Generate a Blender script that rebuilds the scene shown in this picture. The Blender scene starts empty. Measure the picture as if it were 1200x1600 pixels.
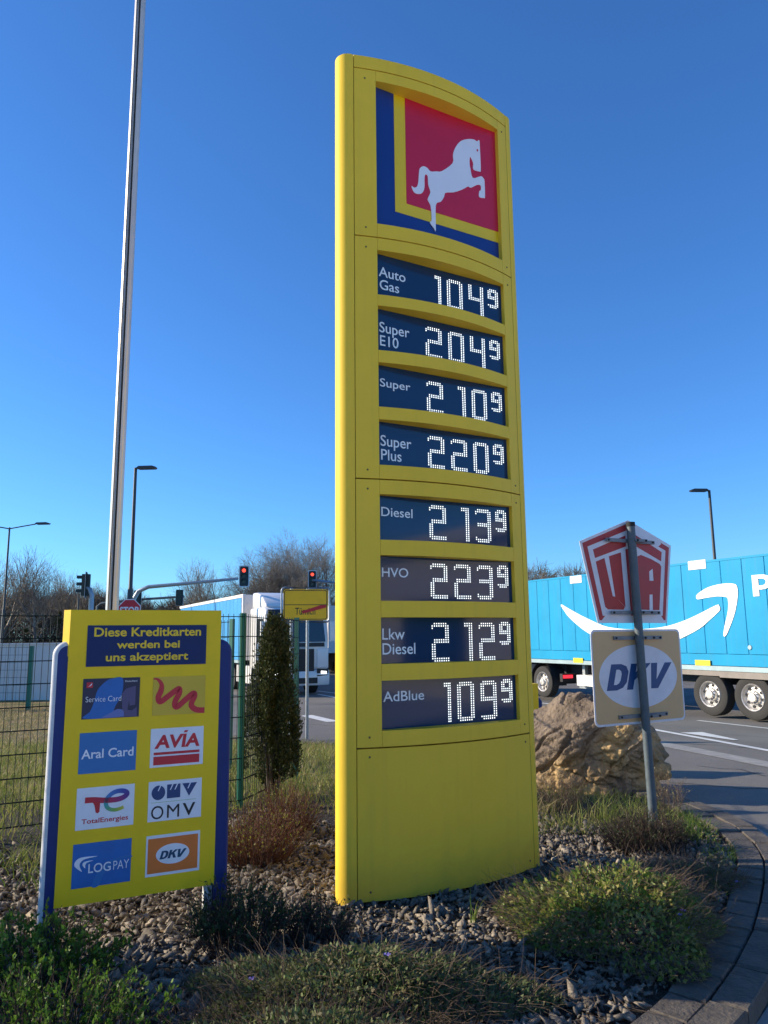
import bpy, bmesh, math, random
import numpy as np
from mathutils import Matrix, Vector, noise
C = bpy.context.scene.collection
S = bpy.context.scene
R = math.radians

# ------------------------------------------------------------------ camera, light, exposure
FPX, EYE = 1180.0, 1.75
_u = Vector((-78, 7250, -1180)).normalized()
_f = Vector((0, 0, -1)); _y = (_f - _f.dot(_u) * _u).normalized(); _x = _y.cross(_u)
CAMROT = Matrix((_x, _y, _u))
cd = bpy.data.cameras.new('camera'); cam = bpy.data.objects.new('camera', cd); C.objects.link(cam)
cam.matrix_world = Matrix.Translation((0, 0, EYE)) @ CAMROT.to_4x4()
cd.sensor_fit = 'VERTICAL'; cd.sensor_height = 36; cd.lens = 36 * FPX / 1600
cd.clip_start = .05; cd.clip_end = 2000
S.camera = cam

SUN_EL, SUN_AZ = 22.0, math.degrees(math.atan2(-.991, .13))   # azimuth from +Y, clockwise
w = bpy.data.worlds.new('World'); S.world = w; w.use_nodes = True
nt = w.node_tree
sky = nt.nodes.new('ShaderNodeTexSky'); sky.sky_type = 'NISHITA'; sky.sun_disc = False
sky.sun_elevation = R(SUN_EL); sky.sun_rotation = R(SUN_AZ)
sky.altitude = 100; sky.air_density = 1.0; sky.dust_density = 0.25; sky.ozone_density = 3.5
bg = nt.nodes['Background']; bg.inputs[1].default_value = .125
tint = nt.nodes.new('ShaderNodeMix'); tint.data_type = 'RGBA'; tint.blend_type = 'MULTIPLY'; tint.inputs[0].default_value = 1
tint.inputs[7].default_value = (.365, .685, 1.04, 1)          # clear, deep blue spring sky
nt.links.new(sky.outputs[0], tint.inputs[6]); nt.links.new(tint.outputs[2], bg.inputs[0])
sl = bpy.data.lights.new('sun', 'SUN'); sl.energy = 4.4; sl.angle = R(.5); sl.color = (1, .86, .66)
so = bpy.data.objects.new('sun', sl); C.objects.link(so)
sdir = Vector((math.sin(R(SUN_AZ)) * math.cos(R(SUN_EL)), math.cos(R(SUN_AZ)) * math.cos(R(SUN_EL)), math.sin(R(SUN_EL))))
so.rotation_euler = sdir.to_track_quat('Z', 'Y').to_euler(); so.location = sdir * 60
S.view_settings.view_transform = 'Standard'; S.view_settings.look = 'None'
S.view_settings.exposure = 0.80; S.view_settings.gamma = 1; S.view_settings.use_curve_mapping = False
try:
    S.cycles.max_bounces = 6; S.cycles.transparent_max_bounces = 4; S.cycles.use_denoising = True
except Exception: pass

# ------------------------------------------------------------------ helpers
def sm(a, b, x):
    t = np.clip((x - a) / (b - a), 0, 1); return t * t * (3 - 2 * t)
def hz(x, y):                                   # lie of the land: falls gently away from the bed
    return -.35 * sm(7, 26, np.hypot(x, y))
def ray(px, py):
    return CAMROT @ Vector(((px - 600) / FPX, (800 - py) / FPX, -1))
def at(px, py, Y):                              # point seen at a photo pixel, at depth Y
    d = ray(px, py); return Vector((0, 0, EYE)) + d * (Y / d.y)

class G:
    def __init__(s): s.v = []; s.f = []
    def add(s, v, f):
        o = len(s.v); s.v += [tuple(p) for p in v]; s.f += [tuple(i + o for i in q) for q in f]; return s
    def box(s, x0, x1, y0, y1, z0, z1):
        v = [(x, y, z) for z in (z0, z1) for y in (y0, y1) for x in (x0, x1)]
        return s.add(v, [(0, 2, 3, 1), (4, 5, 7, 6), (0, 1, 5, 4), (2, 6, 7, 3), (0, 4, 6, 2), (1, 3, 7, 5)])
    def prism(s, poly, y0, y1):                 # outline in x-z, thickness in y
        n = len(poly); v = [(p[0], y0, p[1]) for p in poly] + [(p[0], y1, p[1]) for p in poly]
        return s.add(v, [tuple(range(n)), tuple(range(2 * n - 1, n - 1, -1))] + [(i, i + n, (i + 1) % n + n, (i + 1) % n) for i in range(n)])
    def slab(s, poly, z0, z1):                  # outline in x-y
        n = len(poly); v = [(p[0], p[1], z0) for p in poly] + [(p[0], p[1], z1) for p in poly]
        return s.add(v, [tuple(range(n - 1, -1, -1)), tuple(range(n, 2 * n))] + [(i, (i + 1) % n, (i + 1) % n + n, i + n) for i in range(n)])
    def tube(s, pts, r, n=8, cap=True):
        pts = [Vector(p) for p in pts]
        rs = r if isinstance(r, (list, tuple)) else [r] * len(pts)
        v = []; f = []; ref = None
        for i, p in enumerate(pts):
            t = (pts[min(i + 1, len(pts) - 1)] - pts[max(i - 1, 0)]).normalized()
            if ref is None: ref = Vector((1, 0, 0)) if abs(t.x) < .8 else Vector((0, 1, 0))
            a = t.cross(ref).normalized(); b = t.cross(a); ref = b.cross(t) if False else ref
            for k in range(n):
                q = 2 * math.pi * k / n; v.append(p + (a * math.cos(q) + b * math.sin(q)) * rs[i])
        for i in range(len(pts) - 1):
            for k in range(n):
                f.append((i * n + k, i * n + (k + 1) % n, (i + 1) * n + (k + 1) % n, (i + 1) * n + k))
        if cap: f += [tuple(range(n - 1, -1, -1)), tuple(range((len(pts) - 1) * n, len(pts) * n))]
        return s.add(v, f)
    def lathe(s, prof, c=(0, 0, 0), axis='z', n=24):   # prof: (r, h)
        v = []; f = []; m = len(prof)
        for k in range(n):
            q = 2 * math.pi * k / n
            for r, h in prof:
                a, b = r * math.cos(q), r * math.sin(q)
                p = (a, b, h) if axis == 'z' else (a, h, b)
                v.append((p[0] + c[0], p[1] + c[1], p[2] + c[2]))
        for k in range(n):
            k2 = (k + 1) % n
            for i in range(m - 1): f.append((k * m + i, k2 * m + i, k2 * m + i + 1, k * m + i + 1))
        return s.add(v, f)
    def map(s, fn): s.v = [fn(p) for p in s.v]; return s

def flip_fix(me):
    bm = bmesh.new(); bm.from_mesh(me); bmesh.ops.recalc_face_normals(bm, faces=bm.faces); bm.to_mesh(me); bm.free()
def obj(name, g, m, parent=None, smooth=False, fix=True, label=None):
    me = bpy.data.meshes.new(name); me.from_pydata(g.v, [], g.f); me.update()
    if fix: flip_fix(me)
    if smooth:
        me.polygons.foreach_set('use_smooth', [True] * len(me.polygons))
        try: me.set_sharp_from_angle(angle=R(40))
        except Exception: pass
    me.materials.append(m); o = bpy.data.objects.new(name, me); C.objects.link(o)
    if parent is not None: o.parent = parent
    if label: o['label'] = label
    return o
def npobj(name, V, F, m, parent=None, smooth=False):   # F: (k,3) or (k,4) array
    me = bpy.data.meshes.new(name); V = np.asarray(V, dtype=np.float32); F = np.asarray(F, dtype=np.int32)
    k = F.shape[1]
    me.vertices.add(len(V)); me.vertices.foreach_set('co', V.ravel())
    me.loops.add(F.size); me.loops.foreach_set('vertex_index', F.ravel())
    me.polygons.add(len(F)); me.polygons.foreach_set('loop_start', np.arange(len(F), dtype=np.int32) * k)
    try: me.polygons.foreach_set('loop_total', np.full(len(F), k, dtype=np.int32))
    except Exception: pass
    if smooth: me.polygons.foreach_set('use_smooth', np.ones(len(F), dtype=bool))
    me.update(calc_edges=True); me.materials.append(m)
    o = bpy.data.objects.new(name, me); C.objects.link(o)
    if parent is not None: o.parent = parent
    return o
def tag(o, label=None, cat=None, group=None, kind=None):
    if label: o['label'] = label
    if cat: o['category'] = cat
    if group: o['group'] = group
    if kind: o['kind'] = kind
    return o
def empty(name, loc, deg=0, label=None, cat=None, group=None):
    o = bpy.data.objects.new(name, None); C.objects.link(o); o.empty_display_size = .2
    o.location = loc; o.rotation_euler = (0, 0, R(deg)); return tag(o, label, cat, group)
def copy_tree(o, parent=None):
    c = o.copy(); C.objects.link(c)
    if parent is not None: c.parent = parent
    for ch in list(o.children): copy_tree(ch, c)
    return c

# ------------------------------------------------------------------ materials
def mat(name, col, rough=.5, metal=0., var=.0, scale=4., bump=0., bscale=40., spec=.5, coat=0., emit=None, es=1., trans=0.):
    m = bpy.data.materials.new(name); m.use_nodes = True; t = m.node_tree; b = t.nodes['Principled BSDF']
    b.inputs['Base Color'].default_value = (*col, 1); b.inputs['Roughness'].default_value = rough; b.inputs['Metallic'].default_value = metal
    b.inputs['Specular IOR Level'].default_value = spec; b.inputs['Coat Weight'].default_value = coat; b.inputs['Coat Roughness'].default_value = .08
    if emit: b.inputs['Emission Color'].default_value = (*emit, 1); b.inputs['Emission Strength'].default_value = es
    tc = t.nodes.new('ShaderNodeTexCoord')
    if var > 0:
        n = t.nodes.new('ShaderNodeTexNoise'); n.inputs['Scale'].default_value = scale; n.inputs['Detail'].default_value = 8; n.inputs['Roughness'].default_value = .65
        t.links.new(tc.outputs['Object'], n.inputs['Vector'])
        r = t.nodes.new('ShaderNodeMapRange'); r.inputs[1].default_value = .3; r.inputs[2].default_value = .7; r.inputs[3].default_value = 1 - var; r.inputs[4].default_value = 1 + var
        t.links.new(n.outputs[0], r.inputs[0])
        x = t.nodes.new('ShaderNodeMix'); x.data_type = 'RGBA'; x.blend_type = 'MULTIPLY'; x.inputs[0].default_value = 1
        x.inputs[6].default_value = (*col, 1); t.links.new(r.outputs[0], x.inputs[7]); t.links.new(x.outputs[2], b.inputs['Base Color'])
        r2 = t.nodes.new('ShaderNodeMapRange'); r2.inputs[1].default_value = .3; r2.inputs[2].default_value = .7
        r2.inputs[3].default_value = max(.02, rough - var * .4); r2.inputs[4].default_value = min(1, rough + var * .4)
        t.links.new(n.outputs[0], r2.inputs[0]); t.links.new(r2.outputs[0], b.inputs['Roughness'])
    if bump > 0:
        n = t.nodes.new('ShaderNodeTexNoise'); n.inputs['Scale'].default_value = bscale; n.inputs['Detail'].default_value = 6
        t.links.new(tc.outputs['Object'], n.inputs['Vector'])
        u = t.nodes.new('ShaderNodeBump'); u.inputs['Strength'].default_value = bump; u.inputs['Distance'].default_value = .02
        t.links.new(n.outputs[0], u.inputs['Height']); t.links.new(u.outputs[0], b.inputs['Normal'])
    return m
def ramp_mat(name, cols, rough=.7, trans=0., bump=0., bscale=60., spec=.3, extra=0.):
    """a colour of its own for each loose piece (leaf, blade, stone)"""
    m = bpy.data.materials.new(name); m.use_nodes = True; t = m.node_tree; b = t.nodes['Principled BSDF']
    g = t.nodes.new('ShaderNodeNewGeometry'); r = t.nodes.new('ShaderNodeValToRGB'); e = r.color_ramp.elements
    for i, c in enumerate(cols):
        el = e[i] if i < 2 else e.new(1)
        el.color = (*c, 1)
    for i in range(len(cols)): e[i].position = i / (len(cols) - 1)
    for i, c in enumerate(cols): e[i].color = (*c, 1)
    t.links.new(g.outputs['Random Per Island'], r.inputs[0]); out = r.outputs[0]
    if extra:
        tc = t.nodes.new('ShaderNodeTexCoord'); n = t.nodes.new('ShaderNodeTexNoise'); n.inputs['Scale'].default_value = bscale; n.inputs['Detail'].default_value = 5
        t.links.new(tc.outputs['Object'], n.inputs['Vector'])
        rr = t.nodes.new('ShaderNodeMapRange'); rr.inputs[1].default_value = .3; rr.inputs[2].default_value = .7; rr.inputs[3].default_value = 1 - extra; rr.inputs[4].default_value = 1 + extra
        t.links.new(n.outputs[0], rr.inputs[0])
        x = t.nodes.new('ShaderNodeMix'); x.data_type = 'RGBA'; x.blend_type = 'MULTIPLY'; x.inputs[0].default_value = 1
        t.links.new(out, x.inputs[6]); t.links.new(rr.outputs[0], x.inputs[7]); out = x.outputs[2]
        u = t.nodes.new('ShaderNodeBump'); u.inputs['Strength'].default_value = .6; u.inputs['Distance'].default_value = .01
        t.links.new(n.outputs[0], u.inputs['Height']); t.links.new(u.outputs[0], b.inputs['Normal'])
    t.links.new(out, b.inputs['Base Color']); b.inputs['Roughness'].default_value = rough; b.inputs['Specular IOR Level'].default_value = spec
    if trans:
        tr = t.nodes.new('ShaderNodeBsdfTranslucent'); t.links.new(out, tr.inputs[0])
        mx = t.nodes.new('ShaderNodeMixShader'); mx.inputs[0].default_value = trans
        t.links.new(b.outputs[0], mx.inputs[1]); t.links.new(tr.outputs[0], mx.inputs[2])
        t.links.new(mx.outputs[0], t.nodes['Material Output'].inputs[0])
    return m

M = {}
M['yellow'] = mat('yellow_paint', (.86, .56, .045), .55, var=.05, scale=1.6, bump=.02, bscale=220, spec=.2)
def weather(m, streak=.10, grime=.45, z0=.30):
    t = m.node_tree; b = t.nodes['Principled BSDF']; src = b.inputs['Base Color'].links[0].from_socket
    tc = t.nodes.new('ShaderNodeTexCoord'); mp = t.nodes.new('ShaderNodeMapping'); mp.inputs['Scale'].default_value = (14, 14, .5); t.links.new(tc.outputs['Object'], mp.inputs[0])
    n = t.nodes.new('ShaderNodeTexNoise'); n.inputs['Scale'].default_value = 1; n.inputs['Detail'].default_value = 7; n.inputs['Roughness'].default_value = .6; t.links.new(mp.outputs[0], n.inputs[0])
    r = t.nodes.new('ShaderNodeMapRange'); r.inputs[1].default_value = .52; r.inputs[2].default_value = .80; r.inputs[3].default_value = 0; r.inputs[4].default_value = streak * 2.2; t.links.new(n.outputs[0], r.inputs[0])
    sp = t.nodes.new('ShaderNodeSeparateXYZ'); t.links.new(tc.outputs['Object'], sp.inputs[0])
    n2 = t.nodes.new('ShaderNodeTexNoise'); n2.inputs['Scale'].default_value = 9; n2.inputs['Detail'].default_value = 8; t.links.new(tc.outputs['Object'], n2.inputs[0])
    ad = t.nodes.new('ShaderNodeMath'); ad.operation = 'MULTIPLY_ADD'; ad.inputs[1].default_value = .5; t.links.new(n2.outputs[0], ad.inputs[0]); t.links.new(sp.outputs[2], ad.inputs[2])
    g = t.nodes.new('ShaderNodeMapRange'); g.inputs[1].default_value = .22; g.inputs[2].default_value = .22 + z0; g.inputs[3].default_value = grime; g.inputs[4].default_value = 0; t.links.new(ad.outputs[0], g.inputs[0])
    a = t.nodes.new('ShaderNodeMath'); a.operation = 'ADD'; a.use_clamp = True; t.links.new(r.outputs[0], a.inputs[0]); t.links.new(g.outputs[0], a.inputs[1])
    x = t.nodes.new('ShaderNodeMix'); x.data_type = 'RGBA'; x.inputs[7].default_value = (.20, .16, .07, 1); t.links.new(a.outputs[0], x.inputs[0]); t.links.new(src, x.inputs[6]); t.links.new(x.outputs[2], b.inputs['Base Color'])
weather(M['yellow'], .05, .16)
M['yellow2'] = mat('sign_yellow', (.88, .58, .012), .5, var=.06, scale=2.5, bump=.02, bscale=150, spec=.3)
M['dark'] = mat('dark_gap', (.012, .012, .012), .8)
M['screw'] = mat('screw_head', (.09, .075, .03), .6)
M['navy'] = mat('navy_enamel', (.006, .022, .10), .5, var=.12, scale=5, spec=.3)
M['blue_logo'] = mat('logo_blue', (.004, .035, .20), .4, var=.05, scale=3)
M['red_logo'] = mat('logo_red', (.62, .008, .045), .4, var=.05, scale=3)
M['yellow_logo'] = mat('logo_yellow', (.85, .56, .01), .4, var=.05, scale=3)
M['white_logo'] = mat('logo_white', (.82, .80, .82), .4, var=.04, scale=3)
M['display'] = mat('display_glass', (.011, .040, .098), .06, spec=.36)
M['label'] = mat('fuel_lettering', (.80, .86, .88), .5)
M['led'] = mat('led', (.8, .8, .8), .4, emit=(.93, 1, .97), es=.66)
M['white'] = mat('white_print', (.80, .80, .82), .45, var=.05, scale=12)
M['ink_red'] = mat('print_red', (.58, .015, .03), .45)
M['ink_black'] = mat('print_black', (.012, .012, .016), .45)
M['ink_blue'] = mat('print_blue', (.012, .05, .17), .45)
M['ink_midblue'] = mat('print_mid_blue', (.012, .13, .42), .45, var=.1, scale=6)
M['ink_steel'] = mat('print_steel_blue', (.02, .16, .42), .45, var=.05)
M['ink_orange'] = mat('print_orange', (.78, .19, .03), .45, var=.05)
M['ink_green'] = mat('print_green', (.2, .45, .12), .45)
M['ink_petrol'] = mat('print_petrol', (.008, .06, .13), .45)
M['ink_mauve'] = mat('print_mauve', (.09, .07, .16), .45)
M['ink_lilac'] = mat('print_lilac', (.12, .17, .42), .45)
M['ink_night'] = mat('print_night', (.015, .015, .05), .45)
M['navy_post'] = mat('post_navy', (.012, .03, .15), .5, var=.1, scale=7, spec=.3)
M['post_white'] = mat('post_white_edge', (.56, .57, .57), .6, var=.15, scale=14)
M['galv'] = mat('galvanised', (.33, .36, .38), .45, .75, var=.18, scale=22)
M['galv_mid'] = mat('clamp_steel', (.20, .22, .235), .6, .3, var=.2, scale=20)
M['galv_dark'] = mat('weathered_steel', (.10, .125, .14), .6, .35, var=.22, scale=16)
M['beige'] = mat('faded_tan', (.66, .41, .19), .5, var=.05, scale=4)
M['uta_red'] = mat('sign_red', (.42, .026, .030), .5, var=.12, scale=5)
M['uta_white'] = mat('sign_white', (.72, .70, .72), .5, var=.08, scale=6)
M['dkv_blue'] = mat('sign_blue', (.004, .06, .19), .5)
M['green'] = mat('fence_green', (.02, .15, .10), .5, spec=.4)
M['fence_wire'] = mat('fence_wire', (.010, .022, .018), .6, spec=.2)
M['pole_white'] = mat('pole_white', (.60, .57, .52), .32, .25, var=.08, scale=3)
M['lamp_grey'] = mat('lamp_grey', (.06, .065, .065), .55, .3)
M['signal_green'] = mat('signal_housing', (.02, .035, .032), .6)
M['board_white'] = mat('board_white', (.6, .6, .6), .6)
M['lamp_red'] = mat('lamp_red', (.5, .01, .01), .3, emit=(1, .06, .03), es=1.6)
M['lamp_off'] = mat('lamp_off', (.02, .05, .04), .2)
M['sign_yellow'] = mat('town_sign_yellow', (.97, .56, .012), .5, var=.06, scale=5)
M['rubber'] = mat('rubber', (.030, .029, .027), .85, var=.25, scale=6, bump=.3, bscale=60)
M['rim'] = mat('rim', (.55, .53, .50), .45, .6, var=.25, scale=14)
M['chassis'] = mat('chassis', (.02, .02, .022), .75, var=.2)
M['trailer'] = mat('trailer_blue', (.014, .285, .50), .5, var=.09, scale=.9, spec=.15)
weather(M['trailer'], .06, 0)
M['trailer_white'] = mat('trailer_white', (.76, .74, .70), .45, var=.04, scale=1.2)
M['trailer_rail'] = mat('trailer_rail', (.30, .40, .42), .5, .2, var=.12, scale=3)
M['rail_dirty'] = mat('rail_dirty', (.24, .21, .18), .7, var=.2, scale=3)
M['reflect_yellow'] = mat('marker_yellow', (.85, .62, .02), .5)
M['cab_white'] = mat('cab_white', (.74, .73, .71), .25, var=.03, coat=.4)
M['glass'] = mat('window_glass', (.01, .014, .018), .05, spec=.8)
M['grille'] = mat('grille', (.015, .016, .018), .5)
M['headlight'] = mat('headlight', (.8, .8, .8), .1, emit=(1, .97, .9), es=1.5)
M['tail_red'] = mat('tail_red', (.4, .01, .01), .25, emit=(1, .03, .05), es=1.0)
M['concrete'] = mat('concrete_kerb', (.092, .078, .063), .9, var=.5, scale=6, bump=.5, bscale=45)
M['gutter'] = mat('gutter_concrete', (.27, .26, .24), .9, var=.22, scale=6, bump=.3, bscale=60)
M['marking'] = mat('road_paint', (.62, .62, .60), .7, var=.2, scale=3)
M['wall_white'] = mat('wall_white', (.70, .66, .62), .7, var=.06, scale=.6)
M['brick'] = mat('station_wall', (.30, .24, .20), .8, var=.1)

# asphalt and soil
def ground_mat(name, c1, c2, c3, s1, s2, bump, rough=.9, ylim=None):
    m = bpy.data.materials.new(name); m.use_nodes = True; t = m.node_tree; b = t.nodes['Principled BSDF']; b.inputs['Roughness'].default_value = rough; b.inputs['Specular IOR Level'].default_value = .25
    tc = t.nodes.new('ShaderNodeTexCoord')
    n1 = t.nodes.new('ShaderNodeTexNoise'); n1.inputs['Scale'].default_value = s1; n1.inputs['Detail'].default_value = 6
    n2 = t.nodes.new('ShaderNodeTexNoise'); n2.inputs['Scale'].default_value = s2; n2.inputs['Detail'].default_value = 3
    for n in (n1, n2): t.links.new(tc.outputs['Object'], n.inputs['Vector'])
    r = t.nodes.new('ShaderNodeValToRGB'); e = r.color_ramp.elements; e[0].position = .3; e[1].position = .7; e[0].color = (*c1, 1); e[1].color = (*c2, 1)
    t.links.new(n1.outputs[0], r.inputs[0])
    r2 = t.nodes.new('ShaderNodeMapRange'); r2.inputs[1].default_value = .52; r2.inputs[2].default_value = .72; t.links.new(n2.outputs[0], r2.inputs[0])
    x = t.nodes.new('ShaderNodeMix'); x.data_type = 'RGBA'; x.inputs[7].default_value = (*c3, 1); t.links.new(r2.outputs[0], x.inputs[0]); t.links.new(r.outputs[0], x.inputs[6])
    out = x.outputs[2]
    if ylim:
        sp = t.nodes.new('ShaderNodeSeparateXYZ'); t.links.new(tc.outputs['Object'], sp.inputs[0])
        ad = t.nodes.new('ShaderNodeMath'); ad.operation = 'MULTIPLY_ADD'; ad.inputs[1].default_value = 1.6; t.links.new(n1.outputs[0], ad.inputs[0]); t.links.new(sp.outputs[1], ad.inputs[2])
        mr = t.nodes.new('ShaderNodeMapRange'); mr.inputs[1].default_value = ylim; mr.inputs[2].default_value = ylim + .7; t.links.new(ad.outputs[0], mr.inputs[0])
        r3 = t.nodes.new('ShaderNodeValToRGB'); e = r3.color_ramp.elements; e[0].position = .35; e[1].position = .65; e[0].color = (.10, .11, .03, 1); e[1].color = (.24, .17, .08, 1)
        t.links.new(n1.outputs[0], r3.inputs[0])
        x2 = t.nodes.new('ShaderNodeMix'); x2.data_type = 'RGBA'; t.links.new(mr.outputs[0], x2.inputs[0]); t.links.new(out, x2.inputs[6]); t.links.new(r3.outputs[0], x2.inputs[7]); out = x2.outputs[2]
    t.links.new(out, b.inputs['Base Color'])
    u = t.nodes.new('ShaderNodeBump'); u.inputs['Strength'].default_value = bump; u.inputs['Distance'].default_value = .02
    t.links.new(n2.outputs[0], u.inputs['Height']); t.links.new(u.outputs[0], b.inputs['Normal'])
    return m
M['asphalt'] = ground_mat('asphalt', (.13, .122, .112), (.19, .178, .162), (.28, .265, .245), .5, 110, .6)
M['soil'] = ground_mat('bed_soil', (.030, .024, .018), (.055, .045, .034), (.10, .085, .065), 1.5, 60, .8, ylim=9.6)
M['ground'] = ground_mat('field', (.07, .08, .03), (.15, .12, .06), (.10, .11, .04), .5, 8, .3)

M['stone'] = ramp_mat('slate_chips', [(.092, .079, .063), (.16, .138, .11), (.255, .215, .165), (.115, .105, .092), (.33, .28, .21)], .8, bscale=70, extra=.22)
M['grass'] = ramp_mat('grass_blades', [(.10, .17, .022), (.16, .22, .03), (.28, .29, .06), (.42, .36, .15), (.18, .24, .035)], .6, .35)
M['grass_dry'] = ramp_mat('dry_grass', [(.40, .31, .16), (.48, .38, .21), (.32, .24, .11), (.24, .25, .06)], .6, .3)
M['grass_green'] = ramp_mat('fresh_grass', [(.06, .13, .015), (.12, .20, .03), (.20, .24, .05)], .55, .4)
M['leaf_bright'] = ramp_mat('young_leaves', [(.07, .15, .016), (.12, .23, .025), (.05, .10, .015), (.18, .28, .04)], .5, .35)
M['leaf_dark'] = ramp_mat('shrub_leaves', [(.03, .055, .02), (.05, .09, .025), (.07, .065, .035), (.08, .13, .03)], .5, .3)
M['leaf_vinca'] = ramp_mat('periwinkle_leaves', [(.09, .16, .025), (.15, .23, .04), (.24, .28, .06), (.36, .31, .10), (.12, .19, .04)], .45, .3)
M['leaf_dull'] = ramp_mat('dull_leaves', [(.08, .13, .04), (.14, .17, .06), (.18, .15, .08), (.10, .16, .04)], .6, .25)
M['leaf_yellow'] = ramp_mat('yellow_green_leaves', [(.20, .24, .03), (.30, .30, .05), (.13, .18, .025)], .5, .4)
M['yew'] = ramp_mat('yew_needles', [(.026, .046, .016), (.045, .07, .022), (.075, .095, .026), (.11, .10, .04), (.035, .06, .02)], .6, .2)
M['stem_red'] = ramp_mat('red_brown_stems', [(.12, .045, .028), (.17, .075, .045), (.08, .035, .025), (.20, .12, .07)], .7)
M['stem_dark'] = ramp_mat('dark_stems', [(.035, .024, .02), (.06, .04, .03), (.09, .06, .045)], .8)
M['stem_tan'] = ramp_mat('tan_stems', [(.15, .10, .065), (.22, .155, .10), (.09, .062, .045)], .8)
M['bark'] = mat('bark', (.11, .09, .07), .9, var=.3, scale=5, bump=.5, bscale=20)
M['twig'] = ramp_mat('twigs', [(.20, .17, .135), (.27, .23, .185), (.16, .138, .112), (.32, .27, .215)], .9)
M['brush'] = ramp_mat('undergrowth', [(.075, .062, .052), (.12, .098, .078), (.06, .058, .040), (.15, .122, .095)], .9)
M['mistletoe'] = ramp_mat('mistletoe', [(.06, .07, .02), (.09, .09, .03)], .8)
M['flower'] = mat('periwinkle_flower', (.22, .16, .55), .6)

# ------------------------------------------------------------------ text, fitted to a box on the x-z face
_fc = {}
def text_geo(body, box, bold=0., shear=0., y=-.003, depth=.0015, line=1.0, align='LEFT', res=4):
    key = (body, bold, shear, line, align)
    if key not in _fc:
        c = bpy.data.curves.new('t', 'FONT'); c.body = body; c.size = 1; c.offset = bold; c.shear = shear; c.space_line = line; c.align_x = align; c.resolution_u = res
        c.extrude = .02
        o = bpy.data.objects.new('t', c); C.objects.link(o)
        dg = bpy.context.evaluated_depsgraph_get(); e = o.evaluated_get(dg); me = e.to_mesh()
        v = [tuple(p.co) for p in me.vertices]; f = [tuple(p.vertices) for p in me.polygons]
        e.to_mesh_clear(); bpy.data.objects.remove(o); bpy.data.curves.remove(c); _fc[key] = (v, f)
    v, f = _fc[key]; a = np.array(v); lo = a.min(0); hi = a.max(0); x0, x1, z0, z1 = box
    g = G()
    g.add([(x0 + (p[0] - lo[0]) / (hi[0] - lo[0]) * (x1 - x0), y - depth * (1 if p[2] > 0 else 0), z0 + (p[1] - lo[1]) / (hi[1] - lo[1]) * (z1 - z0)) for p in v], f)
    return g
def text(name, body, box, m, parent, bold=0., shear=0., y=-.003, depth=.0015, line=1.0, align='LEFT'):
    return obj(name, text_geo(body, box, bold, shear, y, depth, line, align), m, parent, fix=False)
def dkv_letters(box, y, depth=.0015, shear=.26):
    x0, x1, z0, z1 = box; g = G(); W = 2.83 + shear
    f = lambda p: (x0 + (p[0] + shear * p[1]) / W * (x1 - x0), z0 + p[1] * (z1 - z0))
    D = [(0, 0), (.45, 0), (.70, .09), (.84, .30), (.84, .70), (.70, .91), (.45, 1), (0, 1)]; d = [(.27, .21), (.40, .21), (.50, .27), (.55, .38), (.55, .62), (.50, .73), (.40, .79), (.27, .79)]
    P = [[D[k], D[(k + 1) % 8], d[(k + 1) % 8], d[k]] for k in range(8)]
    P += [[(.90, 0), (1.18, 0), (1.18, 1), (.90, 1)], [(1.18, .36), (1.30, .46), (1.53, 0), (1.86, 0), (1.50, .62), (1.82, 1), (1.50, 1), (1.18, .66)]]
    P += [[(1.84, 1), (2.13, 1), (2.22, .34), (2.50, 1), (2.83, 1), (2.36, 0), (2.03, 0)]]
    for q in P: g.prism([f(p) for p in q], y - depth, y)
    return g
def catmull(pts, closed=True, k=5):
    n = len(pts); out = []
    rng = range(n) if closed else range(n - 1)
    for i in rng:
        if closed: p = [pts[(i + j) % n] for j in (-1, 0, 1, 2)]
        else: p = [pts[max(0, min(n - 1, i + j))] for j in (-1, 0, 1, 2)]
        for q in range(k):
            t = q / k
            out.append(tuple(.5 * (2 * p[1][a] + (p[2][a] - p[0][a]) * t + (2 * p[0][a] - 5 * p[1][a] + 4 * p[2][a] - p[3][a]) * t * t + (3 * p[1][a] - p[0][a] - 3 * p[2][a] + p[3][a]) * t ** 3) for a in range(len(pts[0]))))
    if not closed: out.append(tuple(pts[-1]))
    return out
def ribbon(g, pts, width, y, depth=.0015):       # a stroke of varying width on the x-z face
    n = len(pts); L = []; Rr = []
    for i, p in enumerate(pts):
        a = pts[max(i - 1, 0)]; b = pts[min(i + 1, n - 1)]
        tx, tz = b[0] - a[0], b[1] - a[1]; l = math.hypot(tx, tz) or 1; nx, nz = -tz / l, tx / l
        h = (width[i] if isinstance(width, (list, tuple)) else width) / 2
        L.append((p[0] + nx * h, y - depth, p[1] + nz * h)); Rr.append((p[0] - nx * h, y - depth, p[1] - nz * h))
    return g.add(L + Rr, [(i, i + 1, n + i + 1, n + i) for i in range(n - 1)])
def ellipse(cx, cz, rx, rz, n=40): return [(cx + rx * math.cos(2 * math.pi * i / n), cz + rz * math.sin(2 * math.pi * i / n)) for i in range(n)]
def rrect(x0, x1, z0, z1, r, n=5):
    o = []
    for cx, cz, a in ((x1 - r, z1 - r, 0), (x0 + r, z1 - r, 90), (x0 + r, z0 + r, 180), (x1 - r, z0 + r, 270)):
        for i in range(n + 1): q = R(a + 90 * i / n); o.append((cx + r * math.cos(q), cz + r * math.sin(q)))
    return o

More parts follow.
